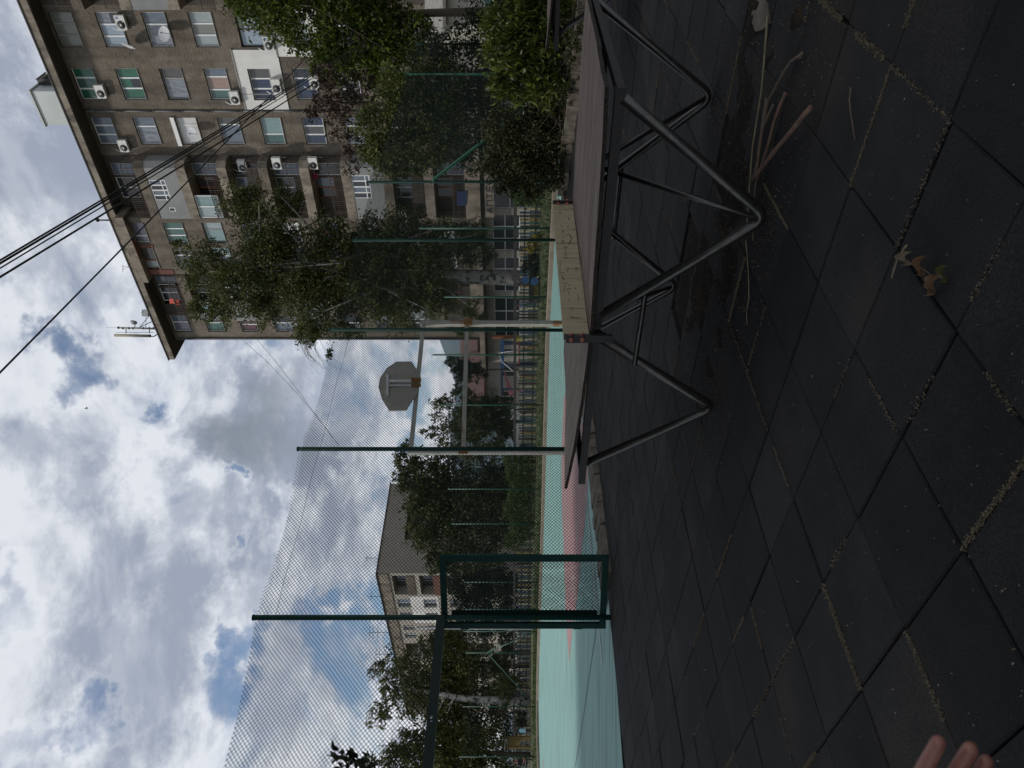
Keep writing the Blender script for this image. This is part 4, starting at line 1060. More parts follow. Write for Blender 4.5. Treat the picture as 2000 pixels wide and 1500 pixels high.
aircon(459, 190, A0, 'white air conditioner just above the white rendered patch, under the pink blind')
aircon(525, 84, A0, 'white air conditioner with blue badge under the dark framed window by the green tree', True)
aircon(540, 168, A0-.05, 'large white air conditioner in the middle of the white rendered patch', hw_=.44)
aircon(614, 160, A0, 'white air conditioner half behind leaves below the white rendered patch')
aircon(474, 323, A0, 'air conditioner on the shaded balcony wall beneath the half glazed balcony')
aircon(541, 318, A0-.6, 'white air conditioner at the right end of the middle open balcony')
aircon(612, 318, A0-.6, 'white air conditioner above the pink flowers on its balcony')
aircon(786, 422, A0-1.0, 'dim grey air conditioner low on the balcony behind the fence mesh')
def dish(x, y, a, label, r=.42, tilt=.0, n_=None):
    p = PA(x, y, a-.45); X, O, Zv = FR
    t = thing('satellite_dish', label, 'satellite dish', p, 'satellite dishes on the apartment block')
    nn = (O + X*(.5 if n_ is None else n_) + Zv*.45).normalized()
    mb = MB(); ux = nn.cross(Z3).normalized(); uy = ux.cross(nn); rings = []; k = mb.mi(M['dish'])
    for i in range(6):
        rr_ = r*i/5+.001; dep = .16*(i/5)**2*r
        i0 = len(mb.v)
        for j in range(20): an = 2*math.pi*j/20; mb.v.append(tuple(p+(ux*math.cos(an)+uy*math.sin(an))*rr_+nn*dep))
        rings.append(i0)
    for a_, b_ in zip(rings, rings[1:]):
        for j in range(20): mb.f.append((a_+j, a_+(j+1) % 20, b_+(j+1) % 20, b_+j)); mb.m.append(k)
    mb.build('reflector', t, True)
    mb = MB(); e = p+nn*.45-uy*.12; mb.tube([p-uy*r, e-uy*.1], .014, M['rail'], 6); mb.tube([e-uy*.12, e+nn*.06-uy*.08], .035, M['rail'], 8); mb.tube([p-nn*.02, p-O*.4-Zv*.05], .022, M['frame_grey'], 6); mb.build('arm', t, True)
dish(322, 67, A0, 'round grey satellite dish in front of the blue grey window in the first column', .44)
dish(250, 88, A0-.1, 'white satellite dish seen edge on below the pale blue curtained window', .40, n_=-1.3)
dish(376, 262, A0, 'grey satellite dish hanging before the closed white roller shutter', .42)
dish(575, 629, A0, 'white satellite dish on the last window column near the building edge', .40, n_=1.0)
mb = MB(); cst = [PA(x, y, 45.25) for x, y in ((892, 374), (912, 373), (911, 401), (893, 402))]; mb.prism(cst, W(.02, 0)-W(0, 0), M['cloth_blue']); fix_normals(mb.build('cloth')); tag(bpy.data.objects['cloth'], 'blue cloth hung over the lowest balcony railing', 'cloth')
P = np.array([tuple(PA(612+random.gauss(0, 4), 345+random.gauss(0, 4), 45.9)) for _ in range(90)]); tag(leaf_object('flower_pot', leafmat('pinkflower', (.4, .02, .12), (.6, .08, .25), .2), P, .14), 'bright pink flowers hanging on the balcony under the air conditioner', 'flowers')
mb = MB(); 
for x0, y0, x1, y1 in ((331, 583, 341, 593), (343, 585, 350, 596)): mb.prism([PA(x0, y0, 45.7), PA(x1, y0+1, 45.7), PA(x1, y1, 45.7), PA(x0, y1, 45.7)], W(.02, 0)-W(0, 0), M['red_cloth'])
fix_normals(mb.build('laundry')); tag(bpy.data.objects['laundry'], 'orange red cloth drying on the top left balcony under the eaves', 'laundry')
# telecom mast on the roof edge
D = 59.0
ms = thing('antenna_mast', 'roof edge telecom mast with a long pale panel antenna', 'antenna', PX(306, 641, D))
mb = MB(); mb.tube([PX(309, 642, D), PX(231, 640, D)], .075, M['frame_grey'], 10); mb.tube([PX(233, 640, D), PX(230, 640, D)], .10, M['rail'], 10); mb.tube([PX(231, 640, D), PX(207, 640, D)], .012, M['wire'], 5)
for x in (240, 252, 260, 280, 292, 300): mb.tube([PX(x+1, 641, D), PX(x-1, 641, D)], .10, M['rail'], 10)
mb.build('pole', ms, True)
mb = MB(); mb.tube([PX(273, 639, D), PX(297, 628, D+1)], .03, M['rail'], 6); mb.tube([PX(273, 639, D), PX(292, 616, D+2)], .025, M['rail'], 6); mb.tube([PX(285, 640, D), PX(285, 617, D)], .02, M['wire'], 6)
for x in (246, 292): mb.tube([PX(x, 641, D), PX(x, 651, D-.1)], .04, M['frame_grey'], 6)
mb.tube([PX(227, 649, D), PX(301, 649.5, D)], .02, M['wire'], 6); mb.tube([PX(294, 657, D), PX(301, 657, D), PX(308, 652, D), PX(311, 648, D)], .045, M['cable'], 6); mb.build('bracket', ms, True)
mb = MB(); mb.tube([PX(224, 655, D), PX(291, 656, D)], .12, M['pl_cream'], 10); mb.tube([PX(291, 656, D), PX(294, 656, D)], .12, M['rail'], 10); mb.build('panel_antenna', ms, True)
mb = MB(); c = PX(262, 630, D); mb.tube([c+Vector((.0, -.25, .05)), c+Vector((0, .2, 0))], [.19, .16], M['dish'], 14); mb.tube([c+Vector((0, .0, -.1)), PX(263, 639, D)], .03, M['rail'], 6); mb.build('drum_antenna', ms, True)
mb = MB(); mb.box(PX(285, 611.5, D+2), (.28, .2, .25), M['cabin']); mb.tube([PX(285, 611, D+2)+Z3*.25, PX(285, 611, D+2)+Z3*.36], [.28, .05], M['cabin'], 4); mb.build('cabinet', ms)
mb = MB(); c = PX(262, 521, 57); mb.tube([PX(251, 521, 57), PX(240, 521, 57)], .02, M['wire'], 5); mb.tube([PX(240, 517, 57), PX(240, 532, 57)], .02, M['wire'], 5); mb.tube([PX(252, 521, 57), PX(241, 526, 57)], .012, M['wire'], 5)
tag(mb.build('aerial'), 'small thin television aerial on the roof edge behind the single cable', 'aerial')

# ------------------------------------------------------------------ overhead cables, thin wires, bird
def cable(p, q, r, m, label, sag=.25, ext=.5, name='cable'):
    mb = MB(); pts = []; d = q-p
    for i in range(25):
        t = i/24*(1+ext); x = p+d*t; pts.append(x-Z3*sag*4*max(0, t/(1+ext))*(1-t/(1+ext)))
    mb.tube(pts, r, m, 6); return tag(mb.build(name, None, True), label, 'cable', 'black cables crossing the sky')
E0 = 26.0
cable(PX(708, 82, E0), PX(0, 498, 8.6), .013, M['cable'], 'uppermost of the bundled black cables crossing the facade', .12)
cable(PX(712, 83, E0), PX(0, 504, 8.6), .015, M['cable'], 'middle black cable of the tight bundle crossing the facade', .12)
cable(PX(716, 86, E0), PX(0, 513.5, 8.7), .010, M['cable'], 'thinnest black cable of the bundle crossing the facade', .12)
cable(PX(735, 85, E0), PX(0, 529, 8.9), .015, M['cable'], 'lowest near parallel black cable below the tight bundle', .14)
cable(PX(650, 55, E0), PX(0, 706, 8.9), .013, M['cable'], 'lone black cable crossing the other cables at a steeper angle', .15)
def wire(pts, r, label):
    mb = MB(); mb.tube(pts, r, M['wire'], 5); tag(mb.build('wire'), label, 'wire', 'thin wires leaving the apartment block')
wire([PX(474, 664, 59.7), PX(520, 705, 56), PX(570, 757, 53), PX(614, 808, 50), PX(660, 868, 47)], .016, 'upper thin wire dropping from the building edge to the fence')
wire([PX(503, 664, 59.7), PX(540, 708, 56), PX(574, 752, 53), PX(616, 810, 50), PX(662, 870, 47)], .016, 'lower thin wire dropping from the building edge to the fence')
mb = MB(); c = PX(170, 797, 60); mb.tube([c+Vector((-.10, 0, -.03)), c+Vector((-.04, 0, 0)), c+Vector((.06, 0, .02)), c+Vector((.12, 0, .02))], [.01, .05, .04, .01], M['cable'], 8)
mb.prism([c+Vector((.03, 0, .02)), c+Vector((-.04, .0, .02)), c+Vector((-.06, .16, .09)), c+Vector((-.01, .2, .1))], (0, 0, .008), M['cable']); mb.prism([c+Vector((.03, 0, .02)), c+Vector((-.04, .0, .02)), c+Vector((-.06, -.16, .09)), c+Vector((-.01, -.2, .1))], (0, 0, .008), M['cable'])
tag(mb.build('bird', None, False), 'tiny dark bird flying alone high in the clouds', 'bird')
# ------------------------------------------------------------------ far apartment house, cottages, hill
bl = thing('apartment_house', 'lower cream apartment house with a bare grey end wall beyond the trees', 'building', W(41.3, 64, 0))
f2 = lambda s, z, o=0.: W(41.3+o, s, z)
f2e = lambda s, z, o=0.: W(s, 63.9+o, z)
zt = 14.95
mb = MB(); hb = []
for k in range(5):
    z0 = .9+2.78*k
    hb += [(64.3, 67.9, z0-.75, z0+1.5), (68.8, 70.4, z0, z0+1.4), (71.5, 73.0, z0, z0+1.4), (74.2, 75.2, z0, z0+1.3), (75.9, 76.9, z0, z0+1.3), (78.2, 81.4, z0-.75, z0+1.5), (82.5, 84.1, z0, z0+1.4), (85.5, 87.1, z0, z0+1.4), (89, 92.5, z0-.7, z0+1.5)]
wall(mb, f2, 63.9, 97, 0, zt, hb, 1.0, M['cream'])
wall(mb, f2e, 41.3, 45.4, 0, zt, [], 0, M['endwall']); wall(mb, f2e, 45.4, 53, 12.6, zt, [], 0, M['endwall'])
wall(mb, lambda s, z, o=0.: W(s, 65.4, z), 45.4, 53, 0, 12.6, [(46.6, 47.9, 9.6, 11.8), (49.4, 51.2, 9.6, 11.8)], .2, M['endwall'])
mb.face([W(45.4, 63.9, 0), W(45.4, 65.4, 0), W(45.4, 65.4, 12.6), W(45.4, 63.9, 12.6)], M['endwall']); mb.face([W(45.4, 63.9, 12.6), W(53, 63.9, 12.6), W(53, 65.4, 12.6), W(45.4, 65.4, 12.6)], M['soffit'])
mb.face([W(53, 63.9, 0), W(53, 97, 0), W(53, 97, zt), W(53, 63.9, zt)], M['endwall'])
mb.build('wall', bl)
mb = MB(); mb.abox(41.05, 53.2, 63.8, 97.2, zt+.01, zt+.09, M['roof_dark']); mb.abox(41.6, 52.6, 64.6, 97, zt+.095, zt+.22, M['roof_dark']); mb.build('roof', bl)
mb = MB()
for b0, b1, z0, z1, m_ in ((68.2, 73.6, 9.05, 12.0, 'white_render'), (73.7, 77.4, 6.2, 9.0, 'panel_grey'), (77.5, 82.0, 9.05, 12.0, 'plaster')):
    wall(mb, fmap(41.27), b0, b1, z0, z1, [h for h in hb if h[0] > b0 and h[1] < b1 and h[2] > z0 and h[3] < z1], .02, M[m_])
mb.build('render_patch', bl)
mb = MB(); mb.abox(41.18, 41.295, 63.93, 97, zt-1.15, zt-.02, M['concrete']); mb.build('cornice', bl)
for i, h in enumerate(hb):
    big = h[1]-h[0] > 2.5
    if h[3] > zt-1.2 and False: continue
    if big:
        window(bl, f2, h[0]+.1, h[1]-.1, h[2]+.05, h[3]-.05, ['dark', ('dark', 'shade', .4), 'shade'], 'frame_grey', None, rec=.95, sill=False)
        mb = MB(); mb.abox(41.2, 41.24, h[0]+.02, h[1]-.02, h[2]+.02, h[2]+.85, M[('stucco', 'panel_grey', 'cream', 'brick')[i % 4]]); mb.build('parapet', bl)
    elif h[0] < 83 or i % 2:
        window(bl, f2, h[0], h[1], h[2], h[3], [('dark', 'bluegrey', 'shade')[i % 3], 'dark'], 'frame_white', None, rec=.15, sill=False)
mb = MB()
for y, x in ((1090, 733), (1165, 742)):
    p = PX(x, y, 76); mb.tube([p, p+Z3*1.1], .03, M['rail'], 5); mb.tube([p+Z3*.9+Vector((-.4, 0, 0)), p+Z3*.9+Vector((.4, 0, 0))], .02, M['rail'], 5)
for y, x in ((1235, 765), (1278, 778)):
    p = PX(x, y, 82); mb.tube([p, p+Z3*2.6], .03, M['rail'], 5)
    for zq in (1.6, 2.1, 2.5): mb.tube([p+Z3*zq+Vector((-.7, 0, 0)), p+Z3*zq+Vector((.7, 0, 0))], .02, M['rail'], 5)
mb.build('aerial', bl)

def house(name, label, x0, x1, y0, y1, ze, zr, wm, rm, along_x=True):
    t = thing(name, label, 'house', ((x0+x1)/2, (y0+y1)/2, 0)); mb = MB()
    hs = [(x0+(x1-x0)*q-.5, x0+(x1-x0)*q+.5, 1.0+2.7*k, 2.3+2.7*k) for q in (.25, .72) for k in range(int(ze//2.7))]
    f = lambda s, z, o=0.: Vector((s, y0+o, z))
    wall(mb, f, x0, x1, 0, ze, hs, .15, wm)
    mb.face([(x0, y0, 0), (x0, y1, 0), (x0, y1, ze), (x0, y0, ze)], wm); mb.face([(x1, y0, 0), (x1, y0, ze), (x1, y1, ze), (x1, y1, 0)], wm); mb.face([(x0, y1, 0), (x1, y1, 0), (x1, y1, ze), (x0, y1, ze)], wm)
    ym = (y0+y1)/2
    for x in (x0, x1): mb.face([(x, y0, ze), (x, y1, ze), (x, ym, zr-.1)], wm)
    mb.build('wall', t)
    mb = MB()
    for ya, yb in ((y0-.4, ym), (y1+.4, ym)):
        za = ze-.2
        mb.hexa([(x0-.4, ya, za), (x1+.4, ya, za), (x1+.4, yb, zr), (x0-.4, yb, zr), (x0-.4, ya, za+.15), (x1+.4, ya, za+.15), (x1+.4, yb, zr+.15), (x0-.4, yb, zr+.15)], rm)
    rf = fix_normals(mb.build('roof', t)); mb = MB(); mb.box(((x0*.3+x1*.7), ym+.6, zr+.2), (.3, .3, .6), M['brick']); mb.build('chimney', rf)
    for h in hs: window(t, f, h[0], h[1], h[2], h[3], ['dark', 'shade'], 'frame_white', None, rec=.1, sill=False)
    return t
house('cottage', 'pale plastered cottage with a red tiled roof behind the playground', -2.4, 2.6, 68, 75, 3.9, 5.5, M['plaster'], M['tile_red'])
house('brick_house', 'dark red brick house beside the corner of the tall apartment block', 2.95, 8.5, 70, 79, 4.6, 6.4, M['brick'], M['tile_red'])
house('shed', 'beige garden building with a low roof behind the dark shrubs at the right', 17.3, 27, 35, 40, 4.6, 5.6, M['plaster'], M['sill'])
mb = MB(); mb.box((18.2, 34.9, 1.3), (.9, .06, 1.25), M['pl_teal']); tag(mb.build('door_panel'), 'teal painted metal panel leaning at the beige garden building', 'panel')
hl = MB(); pts = []  # distance haze is put into the hills' blue-green base colour
for i in range(61):
    x = -700+i*25; pts.append((x, 800+40*math.sin(i*.5), max(4, 74*math.exp(-((x-95)/210)**2)+16*math.sin(i*.37)+5*math.sin(i*1.3)+24)))
for (x0, y0, z0), (x1, y1, z1) in zip(pts, pts[1:]):
    hl.face([(x0, y0-260, -.5), (x1, y1-260, -.5), (x1, y1, z1), (x0, y0, z0)], M['hill']); hl.face([(x0, y0, z0), (x1, y1, z1), (x1, y1+300, -.5), (x0, y0+300, -.5)], M['hill'])
tag(fix_normals(hl.build('hills')), kind='structure')

# ------------------------------------------------------------------ trees and shrubs
LF = {}
LF['locust'] = leafmat('leaf_locust', (.018, .034, .006), (.10, .135, .014), .32)
LF['birch'] = leafmat('leaf_birch', (.028, .038, .012), (.125, .135, .036), .28)
LF['plum'] = leafmat('leaf_plum', (.022, .014, .010), (.065, .038, .024), .15)
LF['olive'] = leafmat('leaf_olive', (.022, .032, .009), (.135, .155, .038), .25)
LF['dark'] = leafmat('leaf_dark', (.008, .014, .007), (.03, .042, .015), .2)
LF['laurel'] = leafmat('leaf_laurel', (.018, .030, .006), (.115, .145, .022), .28, .4)
LF['box'] = leafmat('leaf_box', (.016, .021, .008), (.062, .062, .022), .2, third=(.16, .085, .03))
LF['far'] = leafmat('leaf_far', (.024, .034, .011), (.105, .118, .034), .25)
LF['far_light'] = leafmat('leaf_far_light', (.034, .044, .012), (.14, .15, .038), .28)
LF['hedge'] = leafmat('leaf_hedge', (.03, .055, .012), (.085, .13, .03), .25)
LF['yellow'] = leafmat('leaf_yellow', (.12, .11, .015), (.40, .32, .03), .25)
def B(x, y, d, r, rz=None, rd=None):
    k = d/F; return (tuple(PX(x, y, d)), (r*k, (rd or r)*k, (rz or r)*k))
def gpt(x, y, d): p = PX(x, y, d); return Vector((p.x, p.y, 0))
d = 30.
make_tree('tree', 'bright green locust tree hanging in from the upper right over the facade', 'tree', gpt(0, 20, d), [B(520, 5, d, 62), B(605, 45, d, 66), B(690, 75, d, 72), B(765, 125, d, 62), B(560, -50, d, 80), B(690, -40, d, 90), B(650, 125, d, 42), B(740, 60, d, 60), B(470, -10, d, 45), B(800, 60, d, 50)], 26000, .20, LF['locust'], M['bark'], .20, [gpt(0, 20, d), PX(850, 25, d), PX(720, 30, d), PX(600, 10, d), PX(520, 0, d)], limbs=34, cr=.34, per=34, seed=3, asp=.42, lr=.3)
d = 27.
make_tree('tree', 'thin plum tree with sparse dark brown leaves between locust and olive shrub', 'tree', gpt(0, 190, d), [B(603, 215, d, 22), B(655, 185, d, 40), B(672, 245, d, 34), B(690, 310, d, 24), B(700, 170, d, 34), B(640, 150, d, 26), B(725, 220, d, 34)], 2300, .20, LF['plum'], M['bark'], .09, [gpt(0, 190, d), PX(850, 195, d), PX(740, 205, d), PX(660, 200, d), PX(600, 215, d)], limbs=26, cr=.4, per=16, seed=5, asp=.3, lr=.25, droop=.8)
d = 24.
make_tree('shrub', 'tall olive green shrub behind the fence brace', 'shrub', gpt(0, 240, d), [B(735, 245, d, 44), B(760, 300, d, 46), B(800, 215, d, 60), B(775, 180, d, 40), B(830, 290, d, 48), B(850, 170, d, 55), B(805, 330, d, 25), B(725, 290, d, 26), B(860, 240, d, 55)], 17000, .115, LF['olive'], M['bark'], .09, limbs=18, cr=.32, seed=6, lr=.3)
make_tree('shrub', 'dark evergreen mass behind the mesh under the olive shrub', 'shrub', gpt(0, 200, 25.5), [B(900, 230, 25.5, 75), B(900, 130, 25.5, 65), B(960, 180, 25.5, 75), B(990, 280, 25.5, 60), B(930, 310, 25.5, 38), B(840, 110, 25.5, 48), B(1000, 90, 25.5, 70), B(915, 60, 25.5, 42), B(960, 10, 25.5, 60)], 15000, .13, LF['dark'], M['bark'], .08, limbs=10, cr=.34, seed=7)
d = 13.2
base = gpt(0, 95, d); base.z = .1
make_tree('bush', 'bright green laurel bush with long upright leaves behind the planter wall', 'bush', base, [B(1000, 55, d, 52), B(1012, 140, d, 55), B(1060, 105, d, 58), B(975, 95, d, 30), B(1075, 20, d, 55), B(1020, -10, d, 60), B(1070, 170, d, 40), B(985, 170, d, 26)], 6200, .15, LF['laurel'], M['bark'], .03, limbs=20, cr=.40, per=12, seed=8, asp=.27, droop=-1.1, upn=.2, lr=.6)
d = 15.6
base = gpt(0, 290, d); base.z = .1
make_tree('bush', 'dark small leaved box bush left of the laurel, reaching the fence post', 'bush', base, [B(985, 255, d, 45), B(1010, 325, d, 48), B(1050, 275, d, 58), B(1080, 345, d, 28), B(962, 325, d, 28), B(1065, 215, d, 45), B(1040, 370, d, 22), B(985, 365, d, 20)], 17000, .062, LF['box'], M['bark'], .03, limbs=14, cr=.36, seed=9, asp=.6)
make_tree('bush', 'low dry bush at the end of the planter beside the fence', 'bush', W(15.6, 7.6, .1), [(tuple(W(15.4, 7.4, .45)), (.5, .4, .35)), (tuple(W(14.6, 6.6, .3)), (.5, .4, .22)), (tuple(W(13.4, 4.9, .27)), (.5, .5, .2)), (tuple(W(12.6, 3.9, .27)), (.4, .5, .16))], 2600, .06, LF['box'], M['bark'], .02, limbs=6, seed=10)
d = 33.
bb = [B(480, 400, d, 48), B(525, 465, d, 66), B(405, 520, d, 50), B(380, 600, d, 26), B(475, 560, d, 66), B(425, 610, d, 34), B(560, 530, d, 74), B(560, 390, d, 34), B(645, 470, d, 52), B(615, 600, d, 66), B(705, 560, d, 66), B(715, 465, d, 46), B(775, 600, d, 56), B(795, 450, d, 52), B(850, 585, d, 46), B(865, 470, d, 46), B(905, 645, d, 24), B(925, 480, d, 44), B(600, 655, d, 26), B(690, 645, d, 26), B(640, 690, d, 12), B(925, 455, d, 34), B(955, 500, d, 20), B(930, 610, d, 26), B(520, 610, d, 34), B(350, 480, d, 18), B(830, 520, d, 60), B(720, 520, d, 60), B(640, 545, d, 60), B(770, 525, d, 55)]
make_tree('birch_tree', 'tallest tree, a pale trunked birch in front of the apartment block', 'tree', gpt(0, 546, d), bb, 95000, .125, LF['birch'], M['bark_birch'], .40, [gpt(0, 546, d), PX(1000, 543, d), PX(900, 540, d), PX(800, 536, d), PX(700, 532, d), PX(590, 524, d), PX(480, 512, d), PX(400, 515, d)], limbs=70, cr=.30, per=40, seed=11, asp=.55, lr=.22, shell=.25)
# bare twigs poking out of the birch
mb = MB(); rt = random.Random(4)
for k in range(16):
    p = PX(606, 655, d)+Vector((rt.gauss(0, .15), rt.gauss(0, .2), rt.gauss(0, .2))); q = p; pts = [p]
    for s in range(6): q = q+Vector((-.20-.1*rt.random(), rt.gauss(0, .05), .10-.09*s+rt.gauss(0, .07))); pts.append(q)
    mb.tube(pts, [.012, .011, .010, .008, .006, .004, .003], M['bark_birch'], 4, False)
tw_ = mb.build('twigs', bpy.data.objects['birch_tree'])
make_tree('tree', 'small round dark tree in front of the cottage roof', 'tree', gpt(0, 722, 52), [B(888, 712, 52, 20), B(905, 722, 52, 24), B(930, 728, 52, 22), B(900, 745, 52, 14)], 2600, .20, LF['dark'], M['bark'], .08, limbs=8, seed=12)
d = 48.
make_tree('tree', 'rounded mid green tree between the goal posts', 'tree', gpt(0, 825, d), [B(862, 800, d, 26), B(880, 850, d, 36), B(935, 800, d, 42), B(955, 850, d, 42), B(905, 775, d, 22), B(980, 790, d, 26), B(835, 840, d, 16), B(915, 870, d, 30), B(985, 840, d, 22), B(920, 825, d, 45), B(965, 815, d, 40)], 14000, .19, LF['far'], M['bark'], .13, limbs=14, seed=13)
d = 56.
make_tree('tree', 'broad olive tree covering the grey end wall of the cream house', 'tree', gpt(0, 980, d), [B(795, 905, d, 28), B(820, 935, d, 38), B(838, 1000, d, 46), B(880, 920, d, 46), B(878, 1058, d, 46), B(935, 960, d, 58), B(930, 1045, d, 56), B(968, 900, d, 38), B(800, 880, d, 22), B(980, 1010, d, 36), B(850, 1090, d, 18), B(860, 970, d, 50), B(980, 950, d, 40), B(975, 1075, d, 30), B(815, 965, d, 40), B(828, 1045, d, 36), B(790, 930, d, 26), B(860, 1095, d, 30), B(910, 1090, d, 34), B(880, 1000, d, 60), B(940, 1000, d, 60), B(845, 930, d, 45), B(970, 960, d, 50)], 44000, .24, LF['far'], M['bark'], .2, limbs=26, seed=14)
make_tree('tree', 'dark tree behind the open gate leaf', 'tree', gpt(0, 1150, 60), [B(905, 1135, 60, 36), B(945, 1120, 60, 42), B(930, 1185, 60, 34), B(900, 1195, 60, 22), B(960, 1160, 60, 34), B(890, 1235, 60, 26), B(920, 1240, 60, 38), B(960, 1225, 60, 26), B(930, 1150, 60, 45), B(975, 1130, 60, 35)], 15000, .22, LF['dark'], M['bark'], .14, limbs=10, seed=15)
d = 50.
make_tree('birch_tree', 'leafy birch with the forked white trunk seen through the gate opening', 'tree', gpt(0, 1366, d), [B(742, 1315, d, 26), B(785, 1290, d, 36), B(805, 1360, d, 44), B(765, 1340, d, 30), B(862, 1300, d, 48), B(860, 1365, d, 54), B(905, 1310, d, 46), B(925, 1395, d, 48), B(860, 1425, d, 48), B(960, 1335, d, 38), B(962, 1410, d, 34), B(830, 1330, d, 50), B(900, 1350, d, 55), B(900, 1430, d, 50)], 30000, .19, LF['far_light'], M['bark_white'], .30, [gpt(0, 1367, d-1.7), PX(960, 1368, d-1.7), PX(900, 1364, d-1.7), PX(868, 1357, d-1.6), PX(800, 1345, d-.8), PX(750, 1330, d)], limbs=30, seed=16, lr=.24, shell=.3)
make_tree('birch_tree', 'slim leaning birch between the far fence posts and the cream house', 'tree', gpt(0, 1285, 52), [B(835, 1255, 52, 24), B(870, 1262, 52, 32), B(905, 1280, 52, 36), B(880, 1240, 52, 22), B(950, 1290, 52, 34), B(975, 1300, 52, 24)], 8200, .17, LF['far_light'], M['bark_birch'], .13, [gpt(0, 1300, 52), PX(980, 1298, 52), PX(920, 1290, 52), PX(890, 1270, 52), PX(830, 1252, 52)], limbs=16, seed=17, lr=.35)
d = 47.
make_tree('tree', 'wide yellowish green tree cut off by the left picture side', 'tree', gpt(0, 1475, d), [B(745, 1395, d, 26), B(790, 1450, d, 30), B(840, 1470, d, 48), B(905, 1460, d, 46), B(770, 1490, d, 36), B(720, 1500, d, 22), B(870, 1520, d, 60), B(950, 1450, d, 32), B(960, 1500, d, 36), B(850, 1420, d, 20), B(900, 1490, d, 60), B(800, 1500, d, 44)], 21000, .20, LF['far_light'], M['bark'], .18, limbs=18, seed=18, shell=.35)
# low hedges and shrubs
def hedge(name, label, p, q, hw_, z0, z1, n, size, lf, seed):
    rg = np.random.default_rng(seed); d = (q-p); L = d.length; d = d/L; nn = Vector((-d.y, d.x, 0))
    s = rg.uniform(0, L, n); o = rg.uniform(-1, 1, n); z = z0+(z1-z0)*rg.uniform(0, 1, n)**.6
    bump_ = .9+.12*np.sin(s*2.1)+.06*np.sin(s*5.3)
    P = np.stack([p.x+d.x*s+nn.x*o*hw_*bump_, p.y+d.y*s+nn.y*o*hw_*bump_, z0+(z-z0)*bump_], 1)
    o_ = leaf_object(name, lf, P, size, None, v=np.clip(rg.normal(.45, .22, n), 0, .92), rng=rg, upn=1.2); return tag(o_, label, 'hedge')
hedge('hedge', 'clipped bright green hedge above the picket fence in front of the olive tree', PX(1010, 885, 36.2), PX(1018, 1066, 40), .45, .05, 1.62, 9000, .12, LF['hedge'], 21)
hedge('hedge', 'dark low hedge at the far side of the lawn beside the shop front', PX(1030, 300, 27), PX(1030, 400, 27.5), .5, .05, 1.3, 4500, .12, LF['hedge'], 22)
hedge('hedge', 'dark tall row of shrubs in front of the cream house, behind the picket fence', PX(1010, 1120, 57), PX(1010, 1515, 53), .7, .05, 2.7, 9000, .22, LF['dark'], 33)
make_tree('bush', 'yellow flowering bush behind the picket fence near the shop front', 'bush', gpt(0, 470, 29), [B(1042, 472, 29, 12), B(1036, 485, 29, 9), B(1050, 462, 29, 8)], 900, .09, LF['yellow'], M['bark'], .02, limbs=5, seed=23)
make_tree('bush', 'dark rounded bush at the foot of the pale birch trunk', 'bush', gpt(0, 520, 32), [B(1040, 510, 32, 18), B(1045, 530, 32, 14), B(1030, 520, 32, 12)], 1800, .10, LF['dark'], M['bark'], .02, limbs=5, seed=24)
make_tree('bush', 'clipped dark bush on the left beside the pale blue rocker', 'bush', gpt(0, 1415, 46), [B(1017, 1413, 46, 11), B(1017, 1397, 46, 9)], 1500, .11, LF['dark'], M['bark'], .02, limbs=4, seed=25)
make_tree('shrub', 'light green shrub near the yellow play panel', 'shrub', gpt(0, 1345, 48), [B(985, 1340, 48, 20), B(1000, 1330, 48, 14), B(985, 1370, 48, 14)], 1800, .14, LF['far_light'], M['bark'], .04, limbs=5, seed=26)

rs = np.random.default_rng(51); P = []
dw = (bed2-bed1).normalized(); nw = Vector((-dw.y, dw.x, 0)); nw = nw if nw.x > 0 else -nw
for k in range(26):
    c = bed1+dw*rs.uniform(0, 6.5)+nw*rs.uniform(.0, .35)+Z3*rs.uniform(.08, .24)
    for q in range(70): P.append(tuple(c+Vector((rs.normal()*.10, rs.normal()*.12, abs(rs.normal())*.05))))
tag(leaf_object('weeds', LF['box'], np.array(P), .05, None, asp=.35, droop=-.6, rng=rs), kind='stuff')

# shrub tip reaching into the frame from outside on the left
bx0 = Vector((-3.52, 6.0, 0))
t = thing('shrub', 'dark leafy shoot rising at the left picture side in front of the sky', 'shrub', bx0)
tip = PX(650, 1478, 6.0); st0 = [bx0, Vector((-3.45, 6, 1.2)), PX(735, 1508, 6.0), PX(690, 1487, 6.0), tip]
mb = MB(); mb.tube(st0, [.016, .013, .008, .006, .003], M['bark'], 6)
br_ = [(PX(690, 1487, 6), PX(652, 1462, 6.05)), (PX(700, 1490, 6), PX(664, 1500, 5.95)), (PX(715, 1497, 6), PX(690, 1470, 6.1)), (PX(735, 1508, 6), PX(700, 1530, 6)), (PX(735, 1508, 6), PX(720, 1480, 5.9))]
for a, b in br_: mb.tube([a, a.lerp(b, .5)+Z3*.012, b], [.004, .003, .0015], M['bark'], 5)
mb.build('stem', t, True)
rs = np.random.default_rng(31); P = []
for a, b in br_ + [(st0[3], tip), (st0[2], st0[3]), (st0[1], st0[2])]:
    for k in range(15): q = a.lerp(b, rs.random()**.7); P.append(tuple(q+Vector(rs.normal(size=3))*.012))
leaf_object('foliage', LF['dark'], np.array(P), .085, t, asp=.36, droop=-.9, rng=rs)

